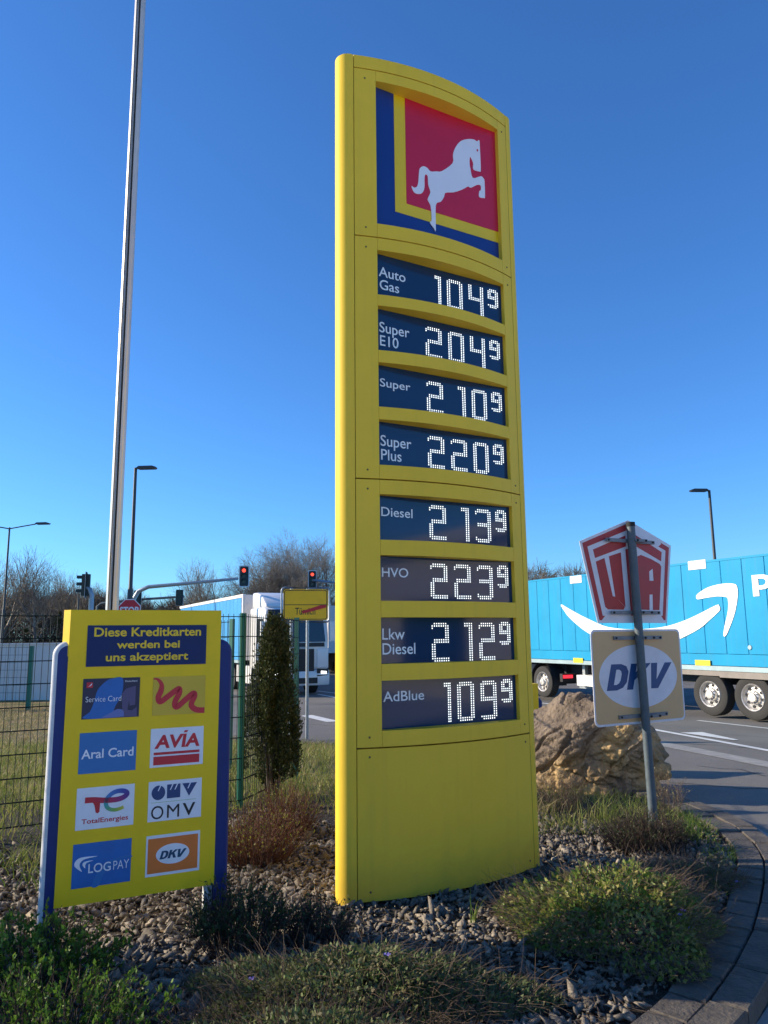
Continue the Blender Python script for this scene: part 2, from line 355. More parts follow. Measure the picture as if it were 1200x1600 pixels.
# ------------------------------------------------------------------ ground, road, kerb
def polar(name, m, radii, a0, a1, na, dz, fn=None):
    ang = np.linspace(R(a0), R(a1), na); V = []
    for r in radii:
        for a in ang:
            x, y = r * math.sin(a), r * math.cos(a); V.append((x, y, float(hz(x, y)) + dz))
    F = [(i * na + k, i * na + k + 1, (i + 1) * na + k + 1, (i + 1) * na + k) for i in range(len(radii) - 1) for k in range(na - 1)]
    return tag(npobj(name, V, np.array(F)[:, ::-1], m, smooth=True), kind='structure')
polar('ground', M['ground'], [.3, 2, 4, 6, 8, 10, 13, 16, 20, 24, 28, 40, 80, 200, 700], -180, 180, 121, -.135)
polar('road', M['asphalt'], [.6, 2, 3.5, 5, 6, 7, 8, 9, 10, 11.5, 13, 15, 17, 19, 21, 24, 27, 31, 40, 55, 75, 95], -28, 118, 120, -.10)

INNER = [(-6.5, 2.35), (-3.2, 2.5), (-1.3, 2.66), (-.1, 2.92), (.55, 3.26), (1.09, 3.75), (1.48, 4.19), (1.96, 4.86), (2.40, 5.62), (2.70, 6.2), (2.87, 6.72), (2.94, 7.2), (2.93, 7.72), (2.78, 8.6), (2.45, 9.8), (1.85, 11.1), (.75, 12.5), (-1.1, 13.6), (-3.3, 14.9), (-5.6, 18.2), (-8, 26), (-10.5, 42), (-13, 70)]
INN = catmull(INNER, False, 8)
def offset(c, d):
    o = []
    for i, p in enumerate(c):
        a = c[max(i - 1, 0)]; b = c[min(i + 1, len(c) - 1)]; tx, ty = b[0] - a[0], b[1] - a[1]; l = math.hypot(tx, ty)
        o.append((p[0] + ty / l * d, p[1] - tx / l * d))
    return o
# bed and verge: one sheet from the kerb to far on the left
V = []; nn = 46; K = len(INN)
for (x, y) in INN:
    for k in range(nn):
        t = (k / (nn - 1)) ** 2.2
        xx = x + (-95 - x) * t; yy = y + ((y if y > 4 else 4 - (4 - y) * 1.0) - y) * t
        r = random.Random(int(xx * 971 + yy * 389)).random() * .02 if k > 1 else 0
        V.append((xx, yy, float(hz(xx, yy)) + r - .030))
F = [(i * nn + k, i * nn + k + 1, (i + 1) * nn + k + 1, (i + 1) * nn + k) for i in range(K - 1) for k in range(nn - 1)]
tag(npobj('soil', V, F, M['soil'], smooth=True), kind='structure')

rng = random.Random(5)
def sample(c, s):                                # point and tangent at arc length
    acc = 0
    for i in range(len(c) - 1):
        l = math.hypot(c[i + 1][0] - c[i][0], c[i + 1][1] - c[i][1])
        if acc + l >= s:
            t = (s - acc) / l; return (c[i][0] + (c[i + 1][0] - c[i][0]) * t, c[i][1] + (c[i + 1][1] - c[i][1]) * t), ((c[i + 1][0] - c[i][0]) / l, (c[i + 1][1] - c[i][1]) / l)
        acc += l
    return None
def kerb_row(g, d0, d1, ztop, zbot, blk, gap, bev=.012, jit=.006, smax=40):
    s = .0
    while s < smax:
        L = blk * rng.uniform(.85, 1.15); a = sample(INN, s + gap / 2); b = sample(INN, s + L - gap / 2)
        if not a or not b: break
        q = []
        for (p, t) in (a, b):
            for d in (d0 + gap / 2, d1 - gap / 2): q.append((p[0] + t[1] * d, p[1] - t[0] * d))
        z = ztop + rng.uniform(-jit, jit); tilt = rng.uniform(-jit, jit)
        cx = sum(p[0] for p in q) / 4; cy = sum(p[1] for p in q) / 4; h = float(hz(cx, cy))
        top = [(cx + (p[0] - cx) * (1 - bev * 6), cy + (p[1] - cy) * (1 - bev * 6)) for p in q]
        v = [(p[0], p[1], h + zbot) for p in q] + [(p[0], p[1], h + z - bev) for p in q] + [(p[0], p[1], h + z + (tilt if i % 2 else 0)) for i, p in enumerate(top)]
        g.add(v, [(8, 9, 11, 10), (0, 1, 5, 4), (1, 3, 7, 5), (3, 2, 6, 7), (2, 0, 4, 6), (4, 5, 9, 8), (5, 7, 11, 9), (7, 6, 10, 11), (6, 4, 8, 10)])
        s += L
    return g
kg = kerb_row(G(), 0, .19, .012, -.12, .26, .012)
kerb_row(kg, .19, .37, .018, -.13, .5, .012)
tag(obj('kerb', kg, M['concrete']), kind='structure')
gg = kerb_row(G(), .375, .60, -.092, -.13, .95, .008, bev=.003, jit=.001)
tag(obj('gutter', gg, M['gutter']), kind='structure')
# gutter of the main road and painted lines
def strip(g, a, b, w0, dz, n=14, w1=None):
    w1 = w1 or w0; v = []; f = []
    tx, ty = b[0] - a[0], b[1] - a[1]; l = math.hypot(tx, ty); nx, ny = -ty / l, tx / l
    for i in range(n + 1):
        t = i / n; x, y = a[0] + tx * t, a[1] + ty * t; w_ = (w0 + (w1 - w0) * t) / 2
        for s_ in (1, -1): xx, yy = x + nx * w_ * s_, y + ny * w_ * s_; v.append((xx, yy, float(hz(xx, yy)) - .1 + dz))
    f = [(2 * i, 2 * i + 1, 2 * i + 3, 2 * i + 2) for i in range(n)]
    return g.add(v, f)
def gp(px, py):                                   # road point under a photo pixel
    z = -.25
    for _ in range(6):
        d = ray(px, py); k = (z - EYE) / d.z; x, y = d.x * k, d.y * k; z = float(hz(x, y)) - .1
    return (x, y)
g = G(); a = gp(1020, 1160); b = gp(1205, 1196); ex = ((a[0] - b[0]), (a[1] - b[1]))
strip(g, (a[0] + ex[0] * 1.2, a[1] + ex[1] * 1.2), (b[0] - ex[0] * 4, b[1] - ex[1] * 4), .42, .006, 40)
tag(obj('main_road_gutter', g, M['gutter'], fix=False), kind='structure')
g = G()
a = gp(1020, 1140); b = gp(1200, 1173); ex = ((a[0] - b[0]), (a[1] - b[1]))
strip(g, (a[0] + ex[0] * .2, a[1] + ex[1] * .2), (b[0] - ex[0] * 4, b[1] - ex[1] * 4), .16, .008, 40)
a2 = gp(1080, 1145); b2 = gp(1150, 1157); strip(g, a2, b2, .5, .011, 8, .12)
a = gp(1090, 1126); b = gp(1205, 1139); ex = ((a[0] - b[0]), (a[1] - b[1])); strip(g, a, (b[0] - ex[0] * 3, b[1] - ex[1] * 3), .13, .008, 20)
strip(g, gp(840, 1098), gp(893, 1104), .14, .008, 6)
strip(g, gp(880, 1094), gp(935, 1098), .14, .008, 6)
strip(g, gp(478, 1118), gp(521, 1128), .35, .008, 4); strip(g, gp(497, 1085), gp(530, 1091), .14, .008, 4); strip(g, gp(497, 1080), gp(530, 1084), .14, .008, 4)
tag(obj('road_marking', g, M['marking'], fix=False), kind='structure')

g = G(); ng = random.Random(8)
for (xa, ya, xb, yb) in ((4.4, 14.6, 8.2, 12.4), (5.0, 16.6, 9.5, 13.9), (3.6, 9.9, 7.4, 8.6), (4.6, 11.4, 6.4, 8.1), (-2.4, 19, 1.0, 16.4)):
    p = [(xa + (xb - xa) * t + ng.uniform(-.12, .12), ya + (yb - ya) * t + ng.uniform(-.12, .12)) for t in np.linspace(0, 1, 16)]
    for a, b in zip(p[:-1], p[1:]): strip(g, a, b, ng.uniform(.015, .035), .005, 1)
tag(obj('road_crack', g, mat('sealed_crack', (.03, .03, .03), .7), fix=False), kind='structure')

# ------------------------------------------------------------------ the price pylon
PYA = 29.1
py = empty('price_pylon', (-.202, 5.315, 0), PYA, 'tall yellow petrol price pylon with white horse emblem and eight lit price displays', 'price sign')
LEN, BUL = 1.497, .122
def bul(s): return BUL * (1 - (2 * s / LEN - 1) ** 2)
def cbox(g, s0, s1, z0, z1, back=.03, n=None):
    n = n or max(2, int((s1 - s0) / .055)); v = []
    for i in range(n + 1):
        s_ = s0 + (s1 - s0) * i / n; y = -bul(s_)
        v += [(s_, y, z0), (s_, y, z1), (s_, back, z1), (s_, back, z0)]
    f = [(4 * i + a, 4 * i + 4 + a, 4 * i + 4 + (a + 1) % 4, 4 * i + (a + 1) % 4) for i in range(n) for a in range(4)]
    f += [(0, 1, 2, 3), (4 * n + 3, 4 * n + 2, 4 * n + 1, 4 * n)]
    return g.add(v, f)
TOPZ = [4.645, 4.197, 3.750, 3.312, 2.754, 2.312, 1.872, 1.437]
BOTZ = [4.285, 3.845, 3.408, 2.970, 2.422, 1.988, 1.550, 1.100]
SL, SR, gp_ = .172, 1.382, .0022
fr = G()
def section(z0, z1, holes):
    cbox(fr, .003, SL - gp_, z0, z1); cbox(fr, SR + gp_, LEN, z0, z1)
    edges = [z1] + [e for t, b in holes for e in (t, b)] + [z0]
    for i in range(0, len(edges), 2): cbox(fr, SL, SR, edges[i + 1], edges[i])
section(4.752, 6.168, [(6.082, 4.862)])
section(2.868, 4.742, list(zip(TOPZ[:4], BOTZ[:4])))
section(.994, 2.858, list(zip(TOPZ[4:], BOTZ[4:])))
obj('front_frame', fr, M['yellow'], py, smooth=True)
obj('top_cap', cbox(G(), .003, LEN, 6.178, 6.285), M['yellow'], py, smooth=True)
obj('base_panel', cbox(G(), .003, LEN, .012, .984, .03), M['yellow'], py, smooth=True)
core = G(); core.box(.0, LEN, .032, .165, -.05, 6.27); core.box(-.05, LEN + .05, .05, .15, -.04, 6.26); obj('core', core, M['dark'], py)
# thin dark liner a little behind the joints
for s0 in (0, 1):
    e = G(); v = []; N = 14; r = .1; cx = -.003 if s0 == 0 else LEN + .003; sg = -1 if s0 == 0 else 1
    prof = [(cx, 0)] + [(cx + sg * r * math.sin(math.pi * i / N), r - r * math.cos(math.pi * i / N)) for i in range(N + 1)] + [(cx, 2 * r)]
    n = len(prof)
    e.add([(p[0], p[1], z) for z in (-.05, 6.283) for p in prof], [(i, i + 1, n + i + 1, n + i) for i in range(n - 1)] + [tuple(range(n)), tuple(range(2 * n - 1, n - 1, -1))])
    obj('edge_profile', e, M['yellow'], py, smooth=True)
bk = cbox(G(), .003, LEN, .0, 6.285, 0); bk.map(lambda p: (p[0], .2 - p[1] if p[1] < 0 else .172, p[2])); obj('back_panel', bk, M['yellow'], py, smooth=True)
for z in (6.09, 4.82, 4.66, 2.93, 2.79, 1.06, .93, .07):
    for s_ in (.085, 1.44): obj('screw', G().lathe([(0, -.004), (.006, -.004), (.008, 0)], (s_, -bul(s_), z), 'y', 8), M['screw'], py, fix=False)
lp = obj('logo_panel', G().box(SL - .02, SR + .02, .012, .03, 4.84, 6.1), M['blue_logo'], py)
obj('yellow_band', G().prism([(.368, 6.1), (.368, 5.049), (SR + .02, 5.043), (SR + .02, 6.1)], .009, .013), M['yellow_logo'], lp)
obj('red_field', G().prism([(.472, 6.1), (.472, 5.145), (SR + .02, 5.143), (SR + .02, 6.1)], .006, .010), M['red_logo'], lp)
horse = [(0.704, 5.494), (0.76, 5.512), (0.816, 5.532), (0.926, 5.64), (0.932, 5.718), (0.956, 5.788), (1.007, 5.864), (1.078, 5.911), (1.149, 5.933), (1.185, 5.927), (1.21, 5.946), (1.214, 5.891), (1.216, 5.783), (1.216, 5.666), (1.203, 5.649), (1.139, 5.649), (1.139, 5.704), (1.126, 5.736), (1.107, 5.755), (1.1, 5.692), (1.108, 5.641), (1.13, 5.566), (1.213, 5.608), (1.241, 5.597), (1.252, 5.57), (1.251, 5.43), (1.24, 5.414), (1.19, 5.41), (1.194, 5.463), (1.21, 5.479), (1.21, 5.521), (1.17, 5.514), (1.106, 5.469), (1.077, 5.472), (1.022, 5.43), (0.934, 5.377), (0.847, 5.346), (0.83, 5.303), (0.797, 5.251), (0.747, 5.206), (0.742, 4.99), (0.727, 4.994), (0.686, 5.038), (0.705, 5.064), (0.697, 5.188), (0.67, 5.235), (0.698, 5.307), (0.679, 5.37), (0.675, 5.445), (0.653, 5.451), (0.643, 5.41), (0.641, 5.333), (0.624, 5.285), (0.594, 5.261), (0.554, 5.256), (0.531, 5.274), (0.519, 5.308), (0.54, 5.301), (0.568, 5.316), (0.583, 5.358), (0.592, 5.445), (0.602, 5.491), (0.636, 5.519), (0.673, 5.515)]
obj('horse_emblem', G().prism(catmull(horse, True, 3), .002, .007), M['white_logo'], lp)
obj('horse_eye', G().prism(ellipse(1.186, 5.842, .008, .012, 10), .0005, .002), M['red_logo'], lp)

SEG = {'0': 'abcdef', '1': 'bcx', '2': 'abged', '3': 'abgcd', '4': 'fgbc', '9': 'abcdfg'}
def digit(g, ch, x0, x1, z0, z1, nx, nz, r):
    dx = (x1 - x0) / (nx - 1); dz = (z1 - z0) / (nz - 1); on = set(); m = (nz - 1) // 2; s_ = SEG[ch]
    for i in range(1, nx - 1):
        for k in (0, 1):
            if 'a' in s_: on.add((i, nz - 1 - k))
            if 'd' in s_: on.add((i, k))
            if 'g' in s_: on.add((i, m + k))
    for j in range(1, nz - 1):
        for k in (0, 1):
            lo = j < m; mid = j in (m, m + 1)
            if 'f' in s_ and (not lo): on.add((k, j))
            if 'b' in s_ and (not lo): on.add((nx - 1 - k, j))
            if 'e' in s_ and (lo or (mid and False)): on.add((k, j))
            if 'c' in s_ and (lo or mid and 'b' in s_): on.add((nx - 1 - k, j))
    if 'a' in s_ and 'f' not in s_: on.add((0, nz - 2)); on.add((0, nz - 3))
    if 'd' in s_ and 'e' not in s_: on.add((0, 1)); on.add((0, 2)) if ch != '9' else None
    if 'd' in s_ and 'c' not in s_: on.add((nx - 1, 1)); on.add((nx - 1, 0))
    if ch in '14':
        for k in (0, 1): on.add((nx - 1 - k, 0)); on.add((nx - 1 - k, nz - 1))
        if ch == '4':
            for k in (0, 1): on.add((k, nz - 1))
    if ch == '1': on |= {(nx - 3, nz - 1), (nx - 3, nz - 2), (nx - 4, nz - 2), (nx - 4, nz - 1)}
    for i, j in on:
        cx, cz = x0 + i * dx, z0 + j * dz
        g.add([(cx + r * math.cos(q * math.pi / 3), .001, cz + r * math.sin(q * math.pi / 3)) for q in range(6)], [(5, 4, 3, 2, 1, 0)])
ROWS = [('Auto\nGas', '104', 1), ('Super\nE10', '204', 0), ('Super', '210', 0), ('Super\nPlus', '220', 0), ('Diesel', '213', 0), ('HVO', '223', 0), ('Lkw\nDiesel', '212', 0), ('AdBlue', '109', 0)]
WID = {'Auto\nGas': .447, 'Super\nE10': .475, 'Super': .475, 'Super\nPlus': .475, 'Diesel': .475, 'HVO': .43, 'Lkw\nDiesel': .48, 'AdBlue': .547}
DX = [(.627, .766), (.840, .980), (1.053, 1.189)]
for k, (nm, num, _) in enumerate(ROWS):
    zt, zb = TOPZ[k], BOTZ[k]; zc = (zt + zb) / 2
    d = obj('price_display', G().box(SL - .015, SR + .015, .005, .03, zb - .03, zt + .03), M['display'], py)
    up = {0: .103, 1: .10}.get(k, .087 + .006 * max(0, 4 - k))
    top = zt - (.10 if k < 4 else .083)
    if '\n' in nm: box = (.210, WID[nm], top - .19 if 'Plus' in nm or 'E10' in nm or 'Lkw' in nm else top - .185, top)
    elif nm == 'Super': box = (.210, WID[nm], top - .085, top)
    else: box = (.210, WID[nm], top - .068, top)
    if 'Lkw' in nm: box = (.208, .48, 1.612, 1.795)
    if 'AdBlue' in nm: box = (.21, .547, 1.287, 1.357)
    text('fuel_name', nm, box, M['label'], d, .004, y=.004, depth=.002, line=.92 if 'Super' not in nm else .9)
    g = G(); base = zt - (.063 if k < 4 else .044) ; hgt = .238 + (.012 if k > 3 else 0) + (.02 if k > 5 else 0)
    for q, ch in enumerate(num):
        x0, x1 = DX[q]
        if ch == '1' and q == 0: x0 = .66; x1 = .772
        g = G(); digit(g, ch, x0, x1, base - hgt, base, 8, 17, .0061); obj('price_digit', g, M['led'], d, fix=False)
    g = G(); digit(g, '9', 1.248, 1.342, base - .147 - (.01 if k > 3 else 0), base + .006, 6, 11, .0062)
    obj('price_digit', g, M['led'], d, fix=False)

# ------------------------------------------------------------------ the credit card board
def board(loc, deg, label, art=True):
    root = empty('card_sign' if art else 'information_sign', loc, deg, label, 'sign board')
    pn = G().prism([(.005, .182), (.95, .182), (.957, 1.926), (.010, 1.926)], 0, .085)
    po_ = obj('panel', pn, M['yellow2'], root)
    e = G(); pr = [(.010, 0), (-.024, .058), (-.024, .085), (.010, .085)]
    n = len(pr); e.add([(p[0], p[1], z) for z in (1.64, 1.926) for p in pr], [(i, (i + 1) % n, n + (i + 1) % n, n + i) for i in range(n)] + [tuple(range(n)), tuple(range(2 * n - 1, n - 1, -1))])
    obj('panel_edge', e, M['yellow2'], po_)
    for inn, out in ((.011, -.050), (.951, 1.016)):
        sg_ = 1 if out > inn else -1; r = .06; cx = out - sg_ * r; T_ = 1.705
        face = [(inn, -.40), (inn, T_), (cx, T_)] + [(cx + sg_ * r * math.sin(R(a)), T_ - r + r * math.cos(R(a))) for a in range(15, 91, 15)] + [(out, -.40)]
        po = obj('post', G().prism(face, .010, .075), M['navy_post'], root)
        path = [(inn, T_), (cx, T_)] + [(cx + sg_ * r * math.sin(R(a)), T_ - r + r * math.cos(R(a))) for a in range(10, 91, 10)] + [(out, 1.2), (out, .6), (out, -.40)]
        e = G(); N = 8; v = []
        for k, p in enumerate(path):
            a = path[max(k - 1, 0)]; b = path[min(k + 1, len(path) - 1)]; tx, tz = b[0] - a[0], b[1] - a[1]; l = math.hypot(tx, tz); nx, nz = -tz / l * -sg_ * -1, tx / l
            nx, nz = (-tz / l, tx / l); 
            if nx * sg_ < -1e-6 or (abs(nx) < 1e-6 and nz < 0): nx, nz = -nx, -nz
            for i in range(N + 1):
                q = math.pi * i / N; v.append((p[0] + nx * (.029) * math.sin(q), .0425 - .0315 * math.cos(q), p[1] + nz * .029 * math.sin(q)))
        m_ = N + 1; e.add(v, [(k * m_ + i, k * m_ + i + 1, (k + 1) * m_ + i + 1, (k + 1) * m_ + i) for k in range(len(path) - 1) for i in range(N)])
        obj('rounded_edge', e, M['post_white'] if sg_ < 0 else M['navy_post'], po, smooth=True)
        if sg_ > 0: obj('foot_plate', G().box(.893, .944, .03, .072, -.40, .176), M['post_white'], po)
    return root
sg = board((-1.824, 4.394, .131), 25.9, 'yellow sign board between navy posts listing accepted credit cards')
sg.scale = (.925, .925, .925)
hd = obj('header_board', G().box(.113, .859, -.004, 0, 1.573, 1.829), M['navy'], sg)
for t_, b_ in (('Diese Kreditkarten', (.153, .822, 1.758, 1.815)), ('werden bei', (.291, .685, 1.682, 1.732)), ('uns akzeptiert', (.228, .742, 1.588, 1.655))):
    text('lettering', t_, b_, M['yellow_logo'], hd, .022, y=-.004, depth=.002)
def sticker(x0, x1, z0, z1, m): return obj('card_sticker', G().box(x0, x1, -.003, 0, z0, z1), m, sg)
def art(name, g, m, par): return obj(name, g, m, par, fix=False)
# service card
s = sticker(.103, .443, 1.255, 1.500, M['ink_night'])
art('blue_shape', G().prism(catmull([(.112, 1.262), (.150, 1.30), (.172, 1.36), (.19, 1.43), (.235, 1.480), (.27, 1.496), (.335, 1.497), (.335, 1.40), (.30, 1.33), (.262, 1.262)], True, 4), -.0045, -.003), M['ink_midblue'], s)
art('horse_shape', G().prism([(.345, 1.258), (.34, 1.32), (.335, 1.40), (.36, 1.432), (.418, 1.447), (.418, 1.33), (.385, 1.325), (.38, 1.36), (.372, 1.30), (.40, 1.295), (.428, 1.315), (.43, 1.258)], -.0048, -.003), M['ink_mauve'], s)
art('foal_shape', G().prism(catmull([(.225, 1.259), (.268, 1.285), (.31, 1.307), (.345, 1.300), (.352, 1.27), (.34, 1.26)], True, 4), -.0052, -.003), M['ink_lilac'], s)
art('red_emblem', G().box(.124, .160, -.0050, -.003, 1.444, 1.478), M['ink_red'], s)
art('emblem_mark', G().prism([(.131, 1.452), (.142, 1.458), (.150, 1.468), (.156, 1.474), (.154, 1.463), (.146, 1.455)], -.0062, -.005), M['white'], s)
text('lettering', 'Service Card', (.122, .332, 1.358, 1.391), M['white'], s, -.008, y=-.005); text('lettering', 'Deutschland', (.352, .425, 1.473, 1.484), M['white'], s, .0, y=-.005)
# red squiggle on yellow
s = sticker(.525, .861, 1.255, 1.497, mat('card_gold', (.66, .44, .03), .5, var=.04))
sq = catmull([(0.525, 1.486), (0.552, 1.482), (0.577, 1.45), (0.575, 1.41), (0.560, 1.372), (0.566, 1.344), (0.585, 1.346), (0.62, 1.372), (0.676, 1.412), (0.692, 1.415), (0.69, 1.385), (0.668, 1.34), (0.668, 1.308), (0.685, 1.306), (0.72, 1.335), (0.77, 1.378), (0.789, 1.384), (0.790, 1.362), (0.773, 1.325), (0.776, 1.300), (0.81, 1.278), (0.858, 1.274)], False, 4)
wd = [.006 + .030 * min(1, i / 12) for i in range(len(sq))]
art('red_squiggle', ribbon(G(), sq, wd, -.0035), M['ink_red'], s)
# aral
s = sticker(.100, .436, .931, 1.173, M['ink_steel']); text('lettering', 'Aral Card', (.114, .420, 1.018, 1.074), M['white'], s, .014)
# avia
s = sticker(.522, .857, .934, 1.173, M['white'])
text('lettering', 'AVIA', (.546, .832, 1.048, 1.132), M['ink_red'], s, .035, .12)
art('accent', G().prism([(.728, 1.140), (.75, 1.140), (.757, 1.153), (.735, 1.153)], -.0045, -.003), M['ink_red'], s)
art('thin_bar', G().box(.544, .833, -.0045, -.003, 1.010, 1.026), M['ink_red'], s); art('thick_bar', G().box(.543, .833, -.0045, -.003, .948, 1.0), M['ink_red'], s)
# total
s = sticker(.100, .436, .605, .848, M['white'])
cm = bpy.data.materials.new('rainbow_print'); cm.use_nodes = True; _n = cm.node_tree.nodes.new('ShaderNodeVertexColor'); _n.layer_name = 'Col'
cm.node_tree.links.new(_n.outputs[0], cm.node_tree.nodes['Principled BSDF'].inputs['Base Color'])
loop = catmull([(0.148, .776), (0.20, .774), (.26, .766), (.33, .764), (.372, .774), (.392, .792), (.380, .808), (.345, .814), (.31, .806), (.282, .784), (.270, .757), (.275, .727), (.295, .71), (.325, .704), (.352, .708), (.374, .716)], False, 5)
g = ribbon(G(), loop, [.034 - .015 * (i / len(loop)) for i in range(len(loop))], -.0035)
nb = len(g.v)
g.add([(0.192, -.0052, .762), (.204, -.0052, .74), (.212, -.0052, .70), (.224, -.0052, .693), (.234, -.0052, .702), (.236, -.0052, .762)], [(0, 1, 2, 3, 4, 5)])
o = art('letter_swoosh', g, cm, s)
pal = [(.55, .02, .03), (.5, .02, .06), (.12, .03, .22), (.05, .07, .33), (.06, .2, .5), (.05, .35, .3), (.2, .42, .06), (.6, .5, .05)]
ca = o.data.color_attributes.new('Col', 'FLOAT_COLOR', 'POINT')
for i in range(len(g.v)):
    t_ = (i % (nb // 2)) / (nb // 2 - 1) * 7 if i < nb else 0; a_ = int(min(6, t_)); q = t_ - a_
    ca.data[i].color = (*[pal[a_][c] * (1 - q) + pal[a_ + 1][c] * q for c in range(3)], 1)
text('lettering', 'TotalEnergies', (.134, .404, .630, .667), M['ink_red'], s, .012)
# omv
s = sticker(.521, .854, .607, .848, M['white'])
art('circle', G().prism(ellipse(.582, .779, .042, .044, 28), -.0045, -.003), M['ink_blue'], s); art('square', G().box(.635, .718, -.0045, -.003, .740, .824), M['ink_blue'], s)
art('triangle', G().prism([(.730, .823), (.823, .823), (.774, .743)], -.0045, -.003), M['ink_blue'], s)
for x, z in ((.58, .79), (.655, .79), (.684, .79), (.766, .79)): art('white_slash', G().prism([(x - .003, z), (x + .003, z), (x + .020, z + .036), (x + .012, z + .036)], -.0058, -.0045), M['white'], s)
art('green_line', G().box(.538, .821, -.0045, -.003, .7195, .7215), M['ink_green'], s)
text('lettering', 'O', (.541, .617, .620, .700), M['ink_black'], s, .0); text('lettering', 'M', (.639, .715, .622, .700), M['ink_black'], s, .0); text('lettering', 'V', (.736, .816, .624, .701), M['ink_black'], s, .016)
# logpay
s = sticker(.095, .431, .276, .526, M['ink_midblue'])
art('swirl', G().prism(catmull([(.21, .276), (.24, .35), (.30, .405), (.36, .425), (.431, .425), (.431, .415), (.37, .41), (.31, .385), (.27, .33), (.25, .276)], True, 4), -.0042, -.003), M['ink_steel'], s)
for q in ([(0.150, 0.368), (0.109, 0.402), (0.112, 0.43), (0.145, 0.449), (0.235, 0.446), (0.165, 0.438), (0.138, 0.418), (.138, .395)], [(.168, .385), (.152, .405), (.162, .422), (.212, .425), (.178, .416), (.168, .403)]):
    art('white_arc', G().prism(catmull(q, True, 4), -.0055, -.003), M['white'], s)
text('lettering', 'LOG', (.186, .314, .354, .406), M['white'], s, .008, y=-.0045); text('lettering', 'PAY', (.329, .420, .356, .406), M['white'], s, -.008, y=-.0045)
# dkv
s = sticker(.519, .852, .283, .524, M['white']); art('orange_field', G().box(.530, .839, -.0045, -.003, .300, .506), M['ink_orange'], s)
art('white_oval', G().prism(ellipse(.683, .405, .103, .060), -.006, -.0045), M['white'], s)
obj('lettering', dkv_letters((.602, .770, .379, .427), -.006), M['ink_petrol'], s)
bs = board((1.34, 10.61, float(hz(1.34, 10.61)) - .85), 29, 'low yellow board with navy posts beside the boulder, mostly hidden behind the price pylon', art=False)

# ------------------------------------------------------------------ post with two plates
UA = 28.5
ps = empty('fuel_card_sign', (2.387, 7.134, 0), 0, 'leaning grey steel post carrying a red five-sided plate above a tan DKV plate', 'signpost')
top = Vector((2.350, 7.134, 2.774)) - Vector(ps.location)
obj('post', G().tube([(0.003, 0, -.3), (0, 0, 0), top * .5, top], .039, 14), M['galv_dark'], ps, smooth=True)
obj('post_cap', G().tube([top - Vector((0, 0, .03)), top + Vector((0, 0, .012))], .042, 14), M['dark'], ps, smooth=True)
def plate_root(name, g, m):
    o = obj(name, g, m, ps); o.location = (2.345 - 2.387, 7.19 - 7.134, 0); o.rotation_euler = (0, 0, R(UA)); return o
def bend(g, s=.018):                                # the red plate is creased along the post
    g.map(lambda p: (p[0], p[1] + abs(p[0] - .06) * .06, p[2])); return g
def bent_poly(poly, y0, y1):                        # split outline at the crease, then bend
    return bend(G().prism(poly, y0, y1))
oc = [(.004, 2.816), (-.595, 2.586), (-.432, 1.837), (.467, 1.835), (.608, 2.60)]
up = plate_root('upper_plate', bend(G().prism([(.06, 2.795), (.004, 2.816), (-.595, 2.586), (-.432, 1.837), (.06, 1.836)], 0, .004).prism([(.06, 1.836), (.467, 1.835), (.608, 2.60), (.06, 2.795)], 0, .004)), M['uta_white'])
def uart(name, polys, m, y):
    g = G()
    for p in polys: g.prism(p, y - .0015, y)
    return obj(name, bend(g), m, up)
def frame_polys(o_, i_):
    n = len(o_); return [[o_[k], o_[(k + 1) % n], i_[(k + 1) % n], i_[k]] for k in range(n)]
in1 = [(.001, 2.785), (-.563, 2.571), (-.410, 1.862), (.445, 1.862), (.574, 2.578)]
in2 = [(-.002, 2.722), (-.505, 2.540), (-.370, 1.903), (.410, 1.903), (.520, 2.545)]
uart('red_border', frame_polys(in1, in2), M['uta_red'], 0)
uart('red_bar', [[(-.441, 2.515), (-.04, 2.665), (-.04, 2.560), (-.422, 2.436)], [(.07, 2.685), (.459, 2.528), (.441, 2.436), (.07, 2.572)]], M['uta_red'], 0)
uart('letter_block', [[(-.415, 2.403), (-.311, 2.440), (-.238, 2.085), (-.334, 1.985)], [(-.238, 2.085), (-.207, 2.079), (-.098, 1.985), (-.118, 1.959), (-.304, 1.962), (-.334, 1.985)], [(-.207, 2.079), (-.256, 2.458), (-.109, 2.500), (-.092, 1.985)]],
    M['uta_red'], 0)
uart('letter_block', [
    [(-.05, 2.53), (.03, 2.55), (.06, 1.905), (-.03, 1.905)],
    [(.100, 2.47), (.150, 2.486), (.30, 2.45), (.31, 2.36), (.255, 2.33), (.250, 2.24), (.31, 2.24), (.31, 2.11), (.238, 2.106), (.222, 1.959), (.105, 1.962)],
    [(.30, 2.45), (.418, 2.409), (.437, 2.385), (.405, 2.19), (.366, 1.959), (.272, 1.959), (.283, 2.11), (.31, 2.11), (.31, 2.36)]], M['uta_red'], 0)
lw = plate_root('lower_plate', G().prism(rrect(-.558, .600, .918, 1.776, .05), 0, .004), M['uta_white'])
obj('tan_face', G().prism(rrect(-.540, .582, .938, 1.758, .04), -.0015, 0), M['beige'], lw)
obj('white_oval', G().prism(ellipse(.02, 1.347, .502, .288, 56), -.0030, -.0015), M['uta_white'], lw)
obj('lettering', dkv_letters((-.400, .457, 1.228, 1.462), -.003), M['dkv_blue'], lw)
